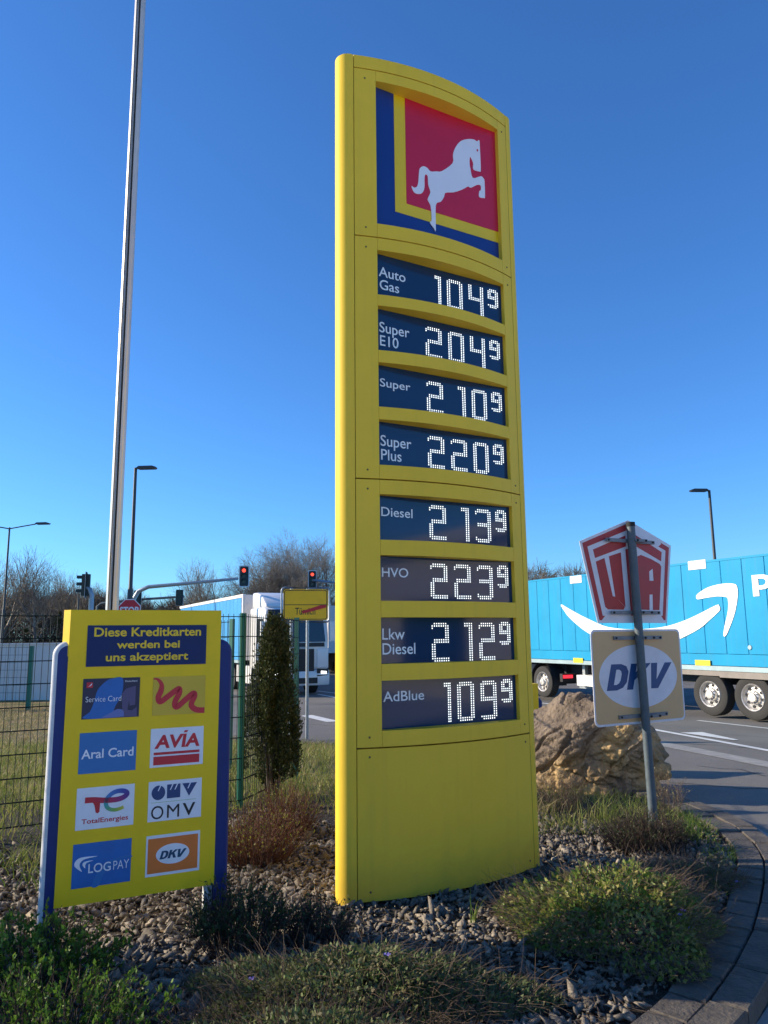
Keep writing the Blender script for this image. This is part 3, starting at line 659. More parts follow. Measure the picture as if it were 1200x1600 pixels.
for z, hw, x in ((2.61, .315, .006), (1.932, .315, .02), (1.698, .31, .024), (.99, .31, .035)):
    br = G().box(x - hw, x + hw, -.020, -.004, z - .017, z + .017)
    br.box(x - .025, x + .125, -.105, -.019, z - .013, z + .013)
    cl = obj('clamp', br, M['galv_mid'], ps); cl.location = lw.location; cl.rotation_euler = lw.rotation_euler
    for q, y_ in ((x - hw + .025, -.028), (x + hw - .025, -.028), (x - .005, -.116), (x + .105, -.116)):
        obj('bolt', G().lathe([(0, y_), (.009, y_), (.011, y_ + .012)], (q, 0, z), 'y', 8), M['dark'], cl, fix=False)

# ------------------------------------------------------------------ flagpole
b = at(175, 950, 6.8)
fp = empty('flagpole', (b.x, b.y, 0), 0, 'tall white aluminium flagpole with dark rope groove rising behind the card board', 'flagpole')
def pole_geo(h, r0, r1):
    g = G(); N = 28; rings = 24; v = []
    for i in range(rings + 1):
        t = i / rings; r = r0 + (r1 - r0) * t
        for k in range(N):
            a = 2 * math.pi * k / N; rr = r * (.72 if k in (20, 21) else (.93 if k in (17, 18, 23, 24) else 1))
            v.append((rr * math.cos(a), rr * math.sin(a), h * t - .1))
    return g.add(v, [(i * N + k, i * N + (k + 1) % N, (i + 1) * N + (k + 1) % N, (i + 1) * N + k) for i in range(rings) for k in range(N)])
obj('shaft', pole_geo(11, .056, .052), M['pole_white'], fp, smooth=True)
obj('rope_groove', G().tube([(.013, -.047, .4), (.012, -.044, 10.8)], .0085, 8), M['dark'], fp, smooth=True)
obj('halyard', G().tube([(-.018, -.054, .4), (-.016, -.050, 10.8)], .0045, 6), M['lamp_grey'], fp, smooth=True)
obj('base_sleeve', G().lathe([(.085, 0), (.085, .35), (.066, .37), (.056, .37)], n=24), M['galv'], fp, smooth=True)
obj('finial', G().lathe([(.0, 11.05), (.05, 11.03), (.06, 10.98), (.055, 10.9)], n=20), M['pole_white'], fp, smooth=True)

# ------------------------------------------------------------------ fences
def fence(name, pts, h, label, ends=(True, True), wire_v=.058, rise=0, wires=True, post_w=.03):
    p0 = Vector((*pts[0], 0)); root = empty('mesh_fence', (p0.x, p0.y, 0), 0, label, 'fence')
    for k, p in enumerate(pts):
        z = float(hz(*p)); x, y = p[0] - p0.x, p[1] - p0.y
        e0 = pts[min(k + 1, len(pts) - 1)]; e1 = pts[max(k - 1, 0)] if k == len(pts) - 1 else p; e0 = p if k == len(pts) - 1 else e0
        an = math.atan2(e0[1] - e1[1], e0[0] - e1[0]); ca_, sa_ = math.cos(an), math.sin(an)
        obj('post', G().box(-post_w, post_w, -post_w * .8, post_w * .8, z - .2, z + h + .03).map(lambda v: (x + v[0] * ca_ - v[1] * sa_, y + v[0] * sa_ + v[1] * ca_, v[2])), M['green'], root)
    for k in range(len(pts) - 1):
        a = Vector((*pts[k], 0)) - p0; b_ = Vector((*pts[k + 1], 0)) - p0; a.z = float(hz(*pts[k])); b_.z = float(hz(*pts[k + 1])); L = (b_ - a).length
        nrm = Vector((b_.y - a.y, a.x - b_.x, 0)).normalized() * .012
        g = G(); nv = max(2, int(L / wire_v))
        for i in range(nv + 1):
            q = a + (b_ - a) * (i / nv) + nrm * 3; g.tube([q + Vector((0, 0, .04)), q + Vector((0, 0, h + .02))], .0033, 4, False)
        n = int(round((h - .05) / .212))
        for j in range(n + 1):
            z = Vector((0, 0, .05 + j * (h - .06) / n))
            for s_ in (2.2, 3.8): g.tube([a + z + nrm * s_, b_ + z + nrm * s_], .0045, 4, False)
        obj('mesh_panel', g, M['fence_wire'], root, fix=False)
    return root
P1 = (-1.56, 8.38); P3 = (-1.16, 10.0)
fence('a', [(-6.3, 5.75), (-3.93, 7.06), P1], 1.98, 'green wire mesh fence running left from behind the card board')
fence('b', [P1, P3], 1.98, 'short green mesh fence bay behind the columnar conifer')
fence('c', [(-2.13, 10.62), (-4.0, 11.75)], 2.0, 'green mesh fence set back behind the card board and conifer')
fence('d', [(-24.5, 22.6), (-22, 22.8), (-19.5, 23.0), (-17, 23.2), (-14.5, 23.3), (-12.05, 23.4), (-10.75, 23.3)], 1.85, 'distant low mesh fence in front of the pale wall', wire_v=.12, post_w=.06)
wl = empty('boundary_wall', (-12, 27, 0), 0, 'long pale grey wall beyond the mesh fence at far left', 'wall')
obj('wall_panel', G().box(-22, .5, 0, .25, -.5, 1.55), M['wall_white'], wl)
g = G()
for i in range(11): g.box(-21.7 + i * 2, -21.62 + i * 2, -.03, 0, -.4, 1.55)
obj('wall_rib', g, M['trailer_rail'], wl)
obj('coping', G().box(-22.05, .55, -.05, .3, 1.55, 1.6), M['wall_white'], wl)
ur = empty('loading_ramp', (0, 0, 0)) if False else None

# ------------------------------------------------------------------ street lamps, signals, signs
def gz(x, y): return float(hz(x, y)) - .1
def lamp(px, pytop, Y, arms, label, r=.075):
    t = at(px, pytop, Y); x, y = t.x, t.y; z0 = gz(x, y); h = t.z - z0
    root = empty('street_lamp', (x, y, z0), 0, label, 'street lamp', 'street lamps')
    obj('pole', G().tube([(0, 0, -.2), (0, 0, h * .45), (0, 0, h * .46), (0, 0, h)], [r * 1.25, r * 1.1, r * .8, r * .62], 12), M['lamp_grey'], root, smooth=True)
    for dx, L, rise in arms:
        obj('arm', G().tube([(0, 0, h - .08), (dx * L * .5, 0, h - .05 + rise * .5), (dx * L, 0, h - .03 + rise)], r * .45, 8), M['lamp_grey'], root, smooth=True)
        hd_ = G().prism([(0, -.03), (.1, .05), (.65, .06), (.8, .01), (.75, -.05), (.1, -.06)], -.15, .15)
        hd_.map(lambda p: (dx * (L + p[0]), p[1], h + rise + p[2])); obj('lamp_head', hd_, M['lamp_grey'], root)
    return root
lamp(212, 731, 30, [(1, .05, 0)], 'tall slim street lamp behind the white flagpole', .1)
lamp(15, 824, 42, [(1, 1.45, .2), (-1, 1.45, .2)], 'double-armed street lamp at the far left above the woodland')
lamp(1108, 766, 33, [(-1, .05, 0)], 'street lamp standing up behind the blue lorry trailer', .09)

def signal_head(parent, x, y, z, face, lit=None, back=True, s_=1.0):
    """one three-lamp head, face = unit (fx,fy) it looks towards"""
    fx, fy = face; tx, ty = -fy, fx
    def T(p): return (x + tx * p[0] - fx * p[1], y + ty * p[0] - fy * p[1], z + p[2])
    h = obj('signal_head', G().box(-.17 * s_, .17 * s_, 0, .3, -.52 * s_, .52 * s_).map(T), M['signal_green'], parent)
    if back:
        obj('backing_board', G().prism(rrect(-.28 * s_, .28 * s_, -.62 * s_, .62 * s_, .06), .15, .17).map(T), M['signal_green'], h)
        fr_ = G()
        for q in frame_polys(rrect(-.30 * s_, .30 * s_, -.64 * s_, .64 * s_, .06), rrect(-.245 * s_, .245 * s_, -.585 * s_, .585 * s_, .05)): fr_.prism(q, .138, .149)
        obj('white_rim', fr_.map(T), M['board_white'], h)
    for k, nm in enumerate(('red', 'amber', 'green')):
        zz = .33 * s_ - k * .33 * s_
        obj('lens', G().prism(ellipse(0, zz, .11 * s_, .11 * s_, 14), -.012, -.002).map(T), M['lamp_red'] if lit == nm else M['lamp_off'], h)
        v = G(); N = 9
        pr = [(.13 * s_ * math.cos(R(a)), zz + .13 * s_ * math.sin(R(a))) for a in np.linspace(-10, 190, N)]
        v.add([(p[0], 0, p[1]) for p in pr] + [(p[0], -.2, p[1] + .0) for p in pr], [(i, i + 1, N + i + 1, N + i) for i in range(N - 1)])
        obj('visor', v.map(T), M['signal_green'], h, fix=False)
    return h
# mast with a long arm over the road
Y = 36; b = at(205, 905, Y); e = at(372, 905, Y); z0 = gz(b.x, b.y)
ms = empty('traffic_light', (b.x, b.y, z0), 0, 'curved mast arm with a red traffic light on a white-edged board above the lorry', 'traffic light', 'traffic lights at the junction')
k1 = at(208, 938, Y) - b; k2 = at(216, 924, Y) - b; k3 = at(232, 917, Y) - b; k4 = at(300, 911, Y) - b; k5 = at(372, 904, Y) - b; dz = Vector((0, 0, b.z - z0))
obj('mast', G().tube([(k1.x, 0, -.3)] + [q + dz for q in (k1, k2, k3, k4, k5)], [.13, .11, .1, .095, .08, .07], 10), M['galv'], ms, smooth=True)
q = at(381, 900, Y) - b + dz; signal_head(ms, q.x, q.y, q.z, (.08, -1), 'red', True, .80)
Y = 40; b = at(500, 905, Y); z0 = gz(b.x, b.y)
ms = empty('traffic_light', (b.x, b.y, z0), 0, 'red traffic light above the yellow town sign, its arm running behind the pylon', 'traffic light', 'traffic lights at the junction')
q = at(488, 905, Y) - b + Vector((0, 0, b.z - z0)); signal_head(ms, q.x, q.y, q.z, (.08, -1), 'red', True, .76)
p2 = at(560, 914, Y) - b + Vector((0, 0, b.z - z0)); obj('mast', G().tube([(p2.x, 0, -.3), (p2.x, 0, p2.z - .3), (p2.x - .3, 0, p2.z), (q.x, 0, q.z - .05)], .07, 8), M['galv'], ms, smooth=True)
Y = 30; b = at(152, 940, Y); z0 = gz(b.x, b.y); dz = Vector((0, 0, b.z - z0))
ms = empty('traffic_light', (b.x, b.y, z0), 0, 'traffic light seen side-on with three deep visors left of the flagpole', 'traffic light', 'traffic lights at the junction')
q = at(128, 914, Y) - b + dz; signal_head(ms, q.x, q.y, q.z, (-.97, -.25), None, True, .82)
obj('mast', G().tube([at(143, 955, Y) * 1 - b + dz - Vector((0, 0, 2.2)), at(143, 930, Y) - b + dz, at(140, 921, Y) - b + dz, at(135, 918, Y) - b + dz], .1, 10), M['galv'], ms, smooth=True)
obj('slim_post', G().tube([at(123, 960, Y) - b + dz - Vector((0, 0, 2.0)), at(123, 928, Y) - b + dz], .04, 8), M['lamp_grey'], ms)
Y = 44; b = at(160, 942, Y); z0 = gz(b.x, b.y); dz = Vector((0, 0, b.z - z0))
ms = empty('traffic_light', (b.x, b.y, z0), 0, 'low mast arm with two dark signal boxes seen from behind, past the flagpole', 'traffic light', 'traffic lights at the junction')
obj('mast', G().tube([(-.3, 0, -.2), (-.3, 0, dz.z - .2)] + [at(x_, y_, Y) - b + dz for x_, y_ in ((158, 943), (200, 938), (288, 932))], .07, 8), M['galv_dark'], ms, smooth=True)
for x_, y_ in ((217, 935), (282, 934)):
    q = at(x_, y_, Y) - b + dz; signal_head(ms, q.x, q.y - .1, q.z, (-.05, 1), None, True, .72)
# stop sign
Y = 26; b = at(202, 954, Y); z0 = gz(b.x, b.y); r_ = .42
ss = empty('stop_sign', (b.x, b.y, z0), 0, 'red octagonal STOP sign peeking over the card board beside the flagpole', 'road sign')
zc = b.z - z0
obj('post', G().tube([(0, .03, -.2), (0, .03, zc)], .03, 8), M['galv'], ss)
oc8 = lambda r: [(r * math.cos(R(22.5 + 45 * i)), zc + r * math.sin(R(22.5 + 45 * i))) for i in range(8)]
pl = obj('plate', G().prism(oc8(r_), 0, .004), M['white'], ss); obj('red_field', G().prism(oc8(r_ - .03), -.004, -.001), M['ink_red'], pl)
text('lettering', 'STOP', (-.32, .32, zc - .13, zc + .13), M['white'], pl, .03, y=-.005)
# town exit sign
TA = 12.4; x0, y0 = -2.04, 15.0; z0 = float(hz(x0, y0)); zb = 2.017 - z0
ts = empty('town_sign', (x0, y0, z0), TA, 'yellow end-of-town sign with red diagonal bar on grey steel posts', 'road sign')
fr_ = G().tube([(p[0], .03, p[1]) for p in rrect(0, .955, zb, zb + .682, .07)] + [(.955, .03, zb + .612)], .018, 8); obj('tube_frame', fr_, M['galv'], ts, smooth=True)
pl = obj('plate', G().prism(rrect(.035, .92, zb + .035, zb + .647, .05), .012, .02), M['sign_yellow'], ts)
fb = G()
for q in frame_polys(rrect(.05, .905, zb + .05, zb + .632, .04), rrect(.063, .892, zb + .063, zb + .619, .035)): fb.prism(q, .008, .012)
fb.box(.06, .895, .008, .012, zb + .335, zb + .347); obj('black_border', fb, M['ink_black'], pl)
text('lettering', 'Türnich', (.27, .67, zb + .145, zb + .285), M['ink_black'], pl, .012, y=.012)
obj('red_bar', G().prism([(.42, zb + .165), (.885, zb + .285), (.885, zb + .335), (.78, zb + .335), (.40, zb + .215)], .0065, .0085), M['ink_red'], pl)
for x_ in (.20, .52): obj('post', G().tube([(x_, .055, -.2), (x_, .055, zb + .66)], .032, 10), M['galv'], ts, smooth=True)

# ------------------------------------------------------------------ lorries
def wheel(parent, X, r, y0, T, wid=.34):
    """outer face looks to -Y, standing on z=0"""
    t = G().lathe([(.30, y0 + .03), (r * .62, y0 + .012), (r * .86, y0), (r * .97, y0 + .02), (r, y0 + .06), (r, y0 + wid - .05), (r * .9, y0 + wid), (.30, y0 + wid - .03)], (0, 0, 0), 'y', 40)
    t.map(lambda p: T((X + p[0], p[1], r + p[2]))); w_ = obj('wheel', t, M['rubber'], parent, smooth=True)
    rm = G().lathe([(.325, y0 + .012), (.315, y0 - .004), (.295, y0 + .01), (.285, y0 + .07), (.25, y0 + .10), (.165, y0 + .085), (.15, y0 + .03), (.11, y0 + .01), (.10, y0 - .03), (0, y0 - .035)], (0, 0, 0), 'y', 40)
    rm.map(lambda p: T((X + p[0], p[1], r + p[2]))); rmo = obj('rim', rm, M['rim'], w_, smooth=True)
    h = G()
    for k in range(8):
        a = 2 * math.pi * k / 8 + .2; h.prism([(.218 * math.cos(a) + .045 * math.cos(q) * 1.0, .218 * math.sin(a) + .036 * math.sin(q)) for q in np.linspace(0, 6.0, 10)], y0 + .079, y0 + .092)
    for k in range(10):
        a = 2 * math.pi * k / 10; h.prism([(.135 * math.cos(a) + .011 * math.cos(q), .135 * math.sin(a) + .011 * math.sin(q)) for q in np.linspace(0, 5.2, 6)], y0 + .0, y0 + .03)
    h.map(lambda p: T((X + p[0], p[1], r + p[2]))); obj('hub_bolts', h, M['chassis'], w_)
    return w_
def bevel(o, w_):
    m = o.modifiers.new('bevel', 'BEVEL'); m.width = w_; m.segments = 4; m.limit_method = 'ANGLE'; m.angle_limit = R(35)
    o.data.polygons.foreach_set('use_smooth', [True] * len(o.data.polygons)); return o
def lorry(loc, deg, fx, ox, label, trailer_m, cab=True, zoff=0):
    root = empty('articulated_lorry', loc, deg, label, 'lorry', 'lorries on the road')
    T = lambda p: (fx * p[0] + ox, p[1], p[2])
    g = G().box(-16.9, -3.3, .05, 2.5, 1.25, 3.9).map(T); bx = obj('trailer_box', g, trailer_m, root)
    # ribbed side: shallow panels between grooves
    sd = G(); W = .628; n = int(13.5 / W)
    for i in range(n):
        a = -16.85 + i * W; b_ = a + W; prof = [(a, .046), (a + .012, .03), (a + W * .3, .022), (a + W * .7, .022), (b_ - .012, .03), (b_, .046)]
        m_ = len(prof); sd.add([(p[0], p[1], z) for z in (1.55, 3.84) for p in prof], [(q, q + 1, m_ + q + 1, m_ + q) for q in range(m_ - 1)])
    sd.box(-16.9, -3.3, .028, .05, 1.26, 1.535); sd.box(-16.9, -3.3, .02, .05, 3.845, 3.9)
    obj('ribbed_side', sd.map(T), trailer_m, bx)
    obj('lower_rail', G().box(-16.9, -3.3, .0, .06, 1.13, 1.245).map(T), M['trailer_rail'], bx)
    obj('chassis', G().box(-16.7, -1.0, .75, .87, .75, 1.2).box(-16.7, -1.0, 1.65, 1.77, .75, 1.2).box(-5.6, -3.2, .6, 1.9, .45, 1.1).map(T), M['chassis'], root)
    obj('underframe', G().box(-15.9, -11.0, .02, .10, 1.0, 1.125).box(-13.7, -12.2, .0, .015, .97, 1.115).map(T), M['rail_dirty'], root)
    for X in (-11.8, -13.05, -14.3): wheel(root, X, .535, .06, T)
    for X in (-11.8, -13.05, -14.3): obj('inner_wheel', G().lathe([(0, 2.15), (.5, 2.15), (.53, 2.2), (.53, 2.45), (0, 2.5)], (X, 0, .535), 'y', 24).map(T), M['rubber'], root)
    wheel(root, -5.0, .51, .04, T)
    obj('mudguard', G().add(*(lambda N: ([(-5.0 + .62 * math.cos(R(a)), y, .51 + .62 * math.sin(R(a))) for y in (.03, .55) for a in np.linspace(-10, 190, N)], [(i, i + 1, N + i + 1, N + i) for i in range(N - 1)]))(14)).map(T), M['chassis'], root, smooth=True)
    obj('landing_leg', G().box(-6.78, -6.66, .35, .47, .45, 1.2).box(-6.9, -6.54, .3, .52, .38, .44).map(T), M['galv'], root)
    obj('side_box', G().box(-8.9, -6.72, .06, .5, .48, .80).map(T), M['trailer_white'], root)
    tl = obj('tail_lamp_bar', G().box(-5.98, -5.85, .1, 2.4, .55, .8).map(T), M['chassis'], root); obj('tail_lamp', G().box(-6.0, -5.978, .12, .5, .66, .76).map(T), M['tail_red'], tl)
    # cab
    c = G().prism([(-2.3, .95), (-.02, .95), (0, 1.9), (-.18, 3.15), (-.5, 3.3), (-2.3, 3.3)], .02, 2.48).map(T); cb = obj('cab', c, M['cab_white'], root); bevel(cb, .09)
    rf = G(); pr = [(-2.3, 3.3), (-.45, 3.3), (-.55, 3.42), (-1.1, 3.75), (-1.7, 3.9), (-2.3, 3.92)]
    rf.prism(pr, .12, 2.38); bevel(obj('roof_deflector', rf.map(T), M['cab_white'], cb), .12)
    obj('sun_visor', G().prism([(-.16, 3.02), (.12, 2.92), (.12, 3.0), (-.16, 3.2)], .1, 2.4).map(T), M['grille'], cb)
    ws = G(); A_ = (.012, 1.98); B_ = (-.165, 3.08)
    ws.add([(A_[0], .16, A_[1]), (A_[0], 2.34, A_[1]), (B_[0] + .012, 2.28, B_[1]), (B_[0] + .012, .22, B_[1]), (A_[0] - .02, .16, A_[1]), (A_[0] - .02, 2.34, A_[1]), (B_[0] - .02, 2.28, B_[1]), (B_[0] - .02, .22, B_[1])], [(0, 1, 2, 3), (4, 7, 6, 5), (0, 4, 5, 1), (1, 5, 6, 2), (2, 6, 7, 3), (3, 7, 4, 0)])
    obj('windscreen', ws.map(T), M['glass'], cb)
    obj('grille', G().box(.0, .03, .62, 1.88, .85, 1.72).map(T), M['grille'], cb)
    sl_ = G()
    for k in range(5): sl_.box(.03, .045, .66, 1.84, .92 + k * .16, .945 + k * .16)
    obj('grille_slat', sl_.map(T), M['chassis'], cb)
    bevel(obj('bumper', G().prism([(-.5, .42), (.05, .36), (.08, .8), (.0, .95), (-.5, .95)], .0, 2.5).map(T), M['cab_white'], cb), .06)
    obj('badge_strip', G().box(.032, .05, .9, 1.6, 1.735, 1.80).map(T), M['galv'], cb)
    for y_ in (.2, 2.3): obj('wiper_cowl', G().prism([(.0, 1.80), (.03, 1.80), (.02, 1.95), (.0, 1.95)], min(y_, 1.25), max(y_, 1.25)).map(T), M['grille'], cb)
    bevel(obj('corner_panel', G().box(-.05, .035, .04, .5, 1.0, 1.72).box(-.05, .035, 2.0, 2.46, 1.0, 1.72).map(T), M['cab_white'], cb), .03)
    obj('lower_intake', G().box(.06, .085, .5, 2.0, .45, .66).map(T), M['grille'], cb)
    for y_ in (.06, 1.98):
        hl = obj('headlight_housing', G().prism([(y_, .70), (y_ + .46, .74), (y_ + .46, .95), (y_, .99)], 0, .012).map(lambda p: T((.065 + p[1], p[0], p[2]))), M['grille'], cb)
        obj('headlight', G().prism([(y_ + .16, .80), (y_ + .38, .80), (y_ + .38, .88), (y_ + .16, .9)], .012, .03).map(lambda p: T((.065 + p[1], p[0], p[2]))), M['headlight'], hl)
    for y_, s_ in ((0.02, -1), (2.48, 1)):
        obj('side_window', G().prism([(-1.25, 1.98), (-.22, 1.92), (-.36, 2.85), (-1.2, 2.88)], y_ - .006, y_ + .006).map(T), M['glass'], cb)
        mr = obj('mirror', G().box(-.08, .06, y_ + s_ * .12 - .10, y_ + s_ * .12 + .10, 2.0, 2.75).map(T), M['cab_white'], cb)
    obj('door_line', G().box(-1.32, -1.305, .013, .02, 1.0, 3.0).box(-.2, -.185, .013, .02, 1.0, 2.0).map(T), M['grille'], cb)
    obj('side_skirt', G().box(-4.3, -2.1, .06, .5, .38, 1.05).map(T), M['cab_white'], root)
    obj('step', G().box(-.95 + .2, -.5, .03, .3, .4, .95).map(T), M['chassis'], cb)
    wheel(root, -1.42, .51, .05, T)
    obj('inner_wheel', G().lathe([(0, 2.1), (.48, 2.1), (.51, 2.15), (.51, 2.42), (0, 2.46)], (-1.42, 0, .51), 'y', 24).map(T), M['rubber'], root)
    obj('wheel_arch', G().add(*(lambda N: ([(-1.42 + .60 * math.cos(R(a)), y, .51 + .60 * math.sin(R(a))) for y in (.012, .5) for a in np.linspace(-5, 185, N)], [(i, i + 1, N + i + 1, N + i) for i in range(N - 1)]))(14)).map(T), M['grille'], cb, smooth=True)
    return root, bx
TZ = -.35
am, bx = lorry((8.12, 19.55, TZ), -64.3, -1, -11.8, 'lorry with long bright blue trailer carrying a white curved arrow', M['trailer'])
def tart(name, poly, m, y=.014): return obj(name, G().prism([(p[0], p[1] - TZ) for p in poly], y - .004, y + .004), m, bx)
smile = [(-5.621, 2.62), (-5.45, 2.43), (-5.246, 2.239), (-4.716, 1.904), (-4.252, 1.688), (-3.512, 1.413), (-2.667, 1.274), (-1.862, 1.315), (-1.265, 1.426), (-0.771, 1.568), (-0.136, 1.815), (.2, 2.02), (0.52, 2.238), (.572, 2.31), (0.545, 2.375), (0.465, 2.402), (-0.177, 2.171), (-0.73, 2.004), (-1.388, 1.88), (-2.435, 1.829), (-3.471, 1.908), (-4.166, 2.107), (-4.898, 2.375), (-5.503, 2.63), (-5.58, 2.66)]
tart('arrow_curve', catmull(smile, True, 3), M['trailer_white'])
arrow = [(-0.15, 2.62), (-0.087, 2.715), (0.259, 2.862), (0.693, 2.922), (1.034, 2.9), (1.125, 2.809), (1.116, 2.584), (0.996, 2.195), (0.788, 1.805), (0.668, 1.636), (0.601, 1.653), (0.657, 1.863), (0.799, 2.258), (0.825, 2.513), (0.764, 2.59), (0.451, 2.617), (0.012, 2.58), (-.11, 2.575)]
tart('arrow_head', catmull(arrow, True, 3), M['trailer_white'])
obj('lettering', text_geo('prime', (1.555, 4.3, 2.565 - TZ, 3.20 - TZ), .028, 0, .012, .003), M['trailer_white'], bx, fix=False)
for x0, x1, z0, z1 in ((-5.11, -4.56, 3.30, 3.53), (-.33, .235, 3.345, 3.575)): tart('white_label', [(x0, z0), (x1, z0), (x1, z1), (x0, z1)], M['trailer_white'])
for x0, x1, z0, z1 in ((-5.11, -4.67, .835, .975), (-.32, .155, .895, 1.03), (4.4, 4.9, .9, 1.03)): obj('yellow_marker', G().box(x0, x1, -.015, -.002, z0 - TZ, z1 - TZ), M['reflect_yellow'], bx)
obj('round_plug', G().lathe([(0, .006), (.05, .006), (.06, .02)], (1.33, 0, 1.36 - TZ), 'y', 14), M['trailer_rail'], bx, fix=False)
M['trailer_sky'] = mat('trailer_pale_blue', (.05, .30, .62), .4, var=.05, scale=.8)
mn, bx2 = lorry((-4.40, 28.2, -.46), -64.3, 1, 0, 'white lorry cab with pale blue trailer waiting behind the mesh fence', M['trailer_sky'])
obj('front_frame', G().box(-3.42, -3.29, -.01, .12, 1.25, 3.93).box(-16.9, -3.3, -.005, .04, 3.80, 3.93), M['trailer_white'], bx2)
obj('front_wall', G().box(-3.288, -3.27, .06, 2.48, 1.25, 3.9), M['wall_white'], bx2)
gr, bx3 = lorry((-3.25, 43, -.47), -64.3, -1, -16.9, 'pale grey lorry trailer seen past the yellow pylon edge', M['wall_white'])

# ------------------------------------------------------------------ vegetation builders
def nrng(seed): return np.random.default_rng(seed)
def stems_np(P0, P1, r0, r1, bend, nseg, rg, sides=3):
    """curved tapering stems, all at once"""
    n = len(P0); d = P1 - P0; t = np.linspace(0, 1, nseg + 1)
    off = rg.normal(0, 1, (n, 3)) * bend[:, None]
    pts = P0[:, None] + d[:, None] * t[None, :, None] + off[:, None] * (t * (1 - t) * 4)[None, :, None]
    rad = r0[:, None] + (r1 - r0)[:, None] * t[None]
    up = np.array([.31, .17, .93]); L = np.linalg.norm(d, axis=1, keepdims=True) + 1e-9; dn = d / L
    a = np.cross(dn, up + rg.normal(0, .2, (n, 3))); a /= np.linalg.norm(a, axis=1, keepdims=True) + 1e-9; b = np.cross(dn, a)
    ang = np.arange(sides) * 2 * math.pi / sides
    ring = a[:, None, None] * np.cos(ang)[None, None, :, None] + b[:, None, None] * np.sin(ang)[None, None, :, None]
    V = pts[:, :, None] + ring * rad[:, :, None, None]
    V = V.reshape(-1, 3); base = (np.arange(n) * (nseg + 1) * sides)[:, None, None]
    i = np.arange(nseg)[None, :, None]; k = np.arange(sides)[None, None, :]
    A = base + i * sides + k; B = base + i * sides + (k + 1) % sides
    F = np.stack([A, B, B + sides, A + sides], -1).reshape(-1, 4)
    return V, F, pts
def leaves_np(P, D, size, wid, rg, fold=.25):
    """rhombic folded leaves at P along D; as quads split on the midrib -> tris"""
    n = len(P); D = D / (np.linalg.norm(D, axis=1, keepdims=True) + 1e-9)
    s = np.cross(D, rg.normal(0, 1, (n, 3))); s /= np.linalg.norm(s, axis=1, keepdims=True) + 1e-9; u = np.cross(s, D)
    L = size[:, None]; W = (size * wid)[:, None]
    base = P; tip = P + D * L; m = P + D * L * .45
    l = m + s * W + u * W * fold; r = m - s * W + u * W * fold
    V = np.stack([base, l, tip, r], 1).reshape(-1, 3); o = np.arange(n)[:, None] * 4
    F = np.concatenate([o + np.array([[0, 2, 1]]), o + np.array([[0, 3, 2]])], 0)
    return V, F
def blades_np(P, h, lean, wid, rg):
    n = len(P); a = rg.uniform(0, 2 * math.pi, n); b = rg.uniform(0, 2 * math.pi, n)
    dx = np.stack([np.cos(a), np.sin(a), np.zeros(n)], 1); sx = np.stack([np.cos(b), np.sin(b), np.zeros(n)], 1)
    up = np.array([0, 0, 1.]); V = []
    for t, wv in ((0, 1), (.4, .85), (.75, .55), (1, .08)):
        c = P + up * (h * t * (1 - .25 * lean * t))[:, None] + dx * (h * lean * t * t)[:, None]
        for s in (1, -1): V.append(c + sx * (wid * wv * s)[:, None])
    V = np.stack(V, 1).reshape(-1, 3); o = np.arange(n)[:, None] * 8
    F = np.concatenate([o + np.array([[2 * i, 2 * i + 1, 2 * i + 3, 2 * i + 2]]) for i in range(3)], 0)
    return V, F

def inside_bed(x, y, d=0.):                        # left of the kerb line
    c = np.array(INN); out = np.zeros(len(x), bool)
    yy = c[:, 1]; xx = c[:, 0]
    lim = np.interp(y, yy, xx); return x < lim - d

def pn(x, y, s): return np.sin(x * s + 1.3 * np.sin(y * s * .7)) * np.cos(y * s * 1.1 + .9 * np.sin(x * s * .6))
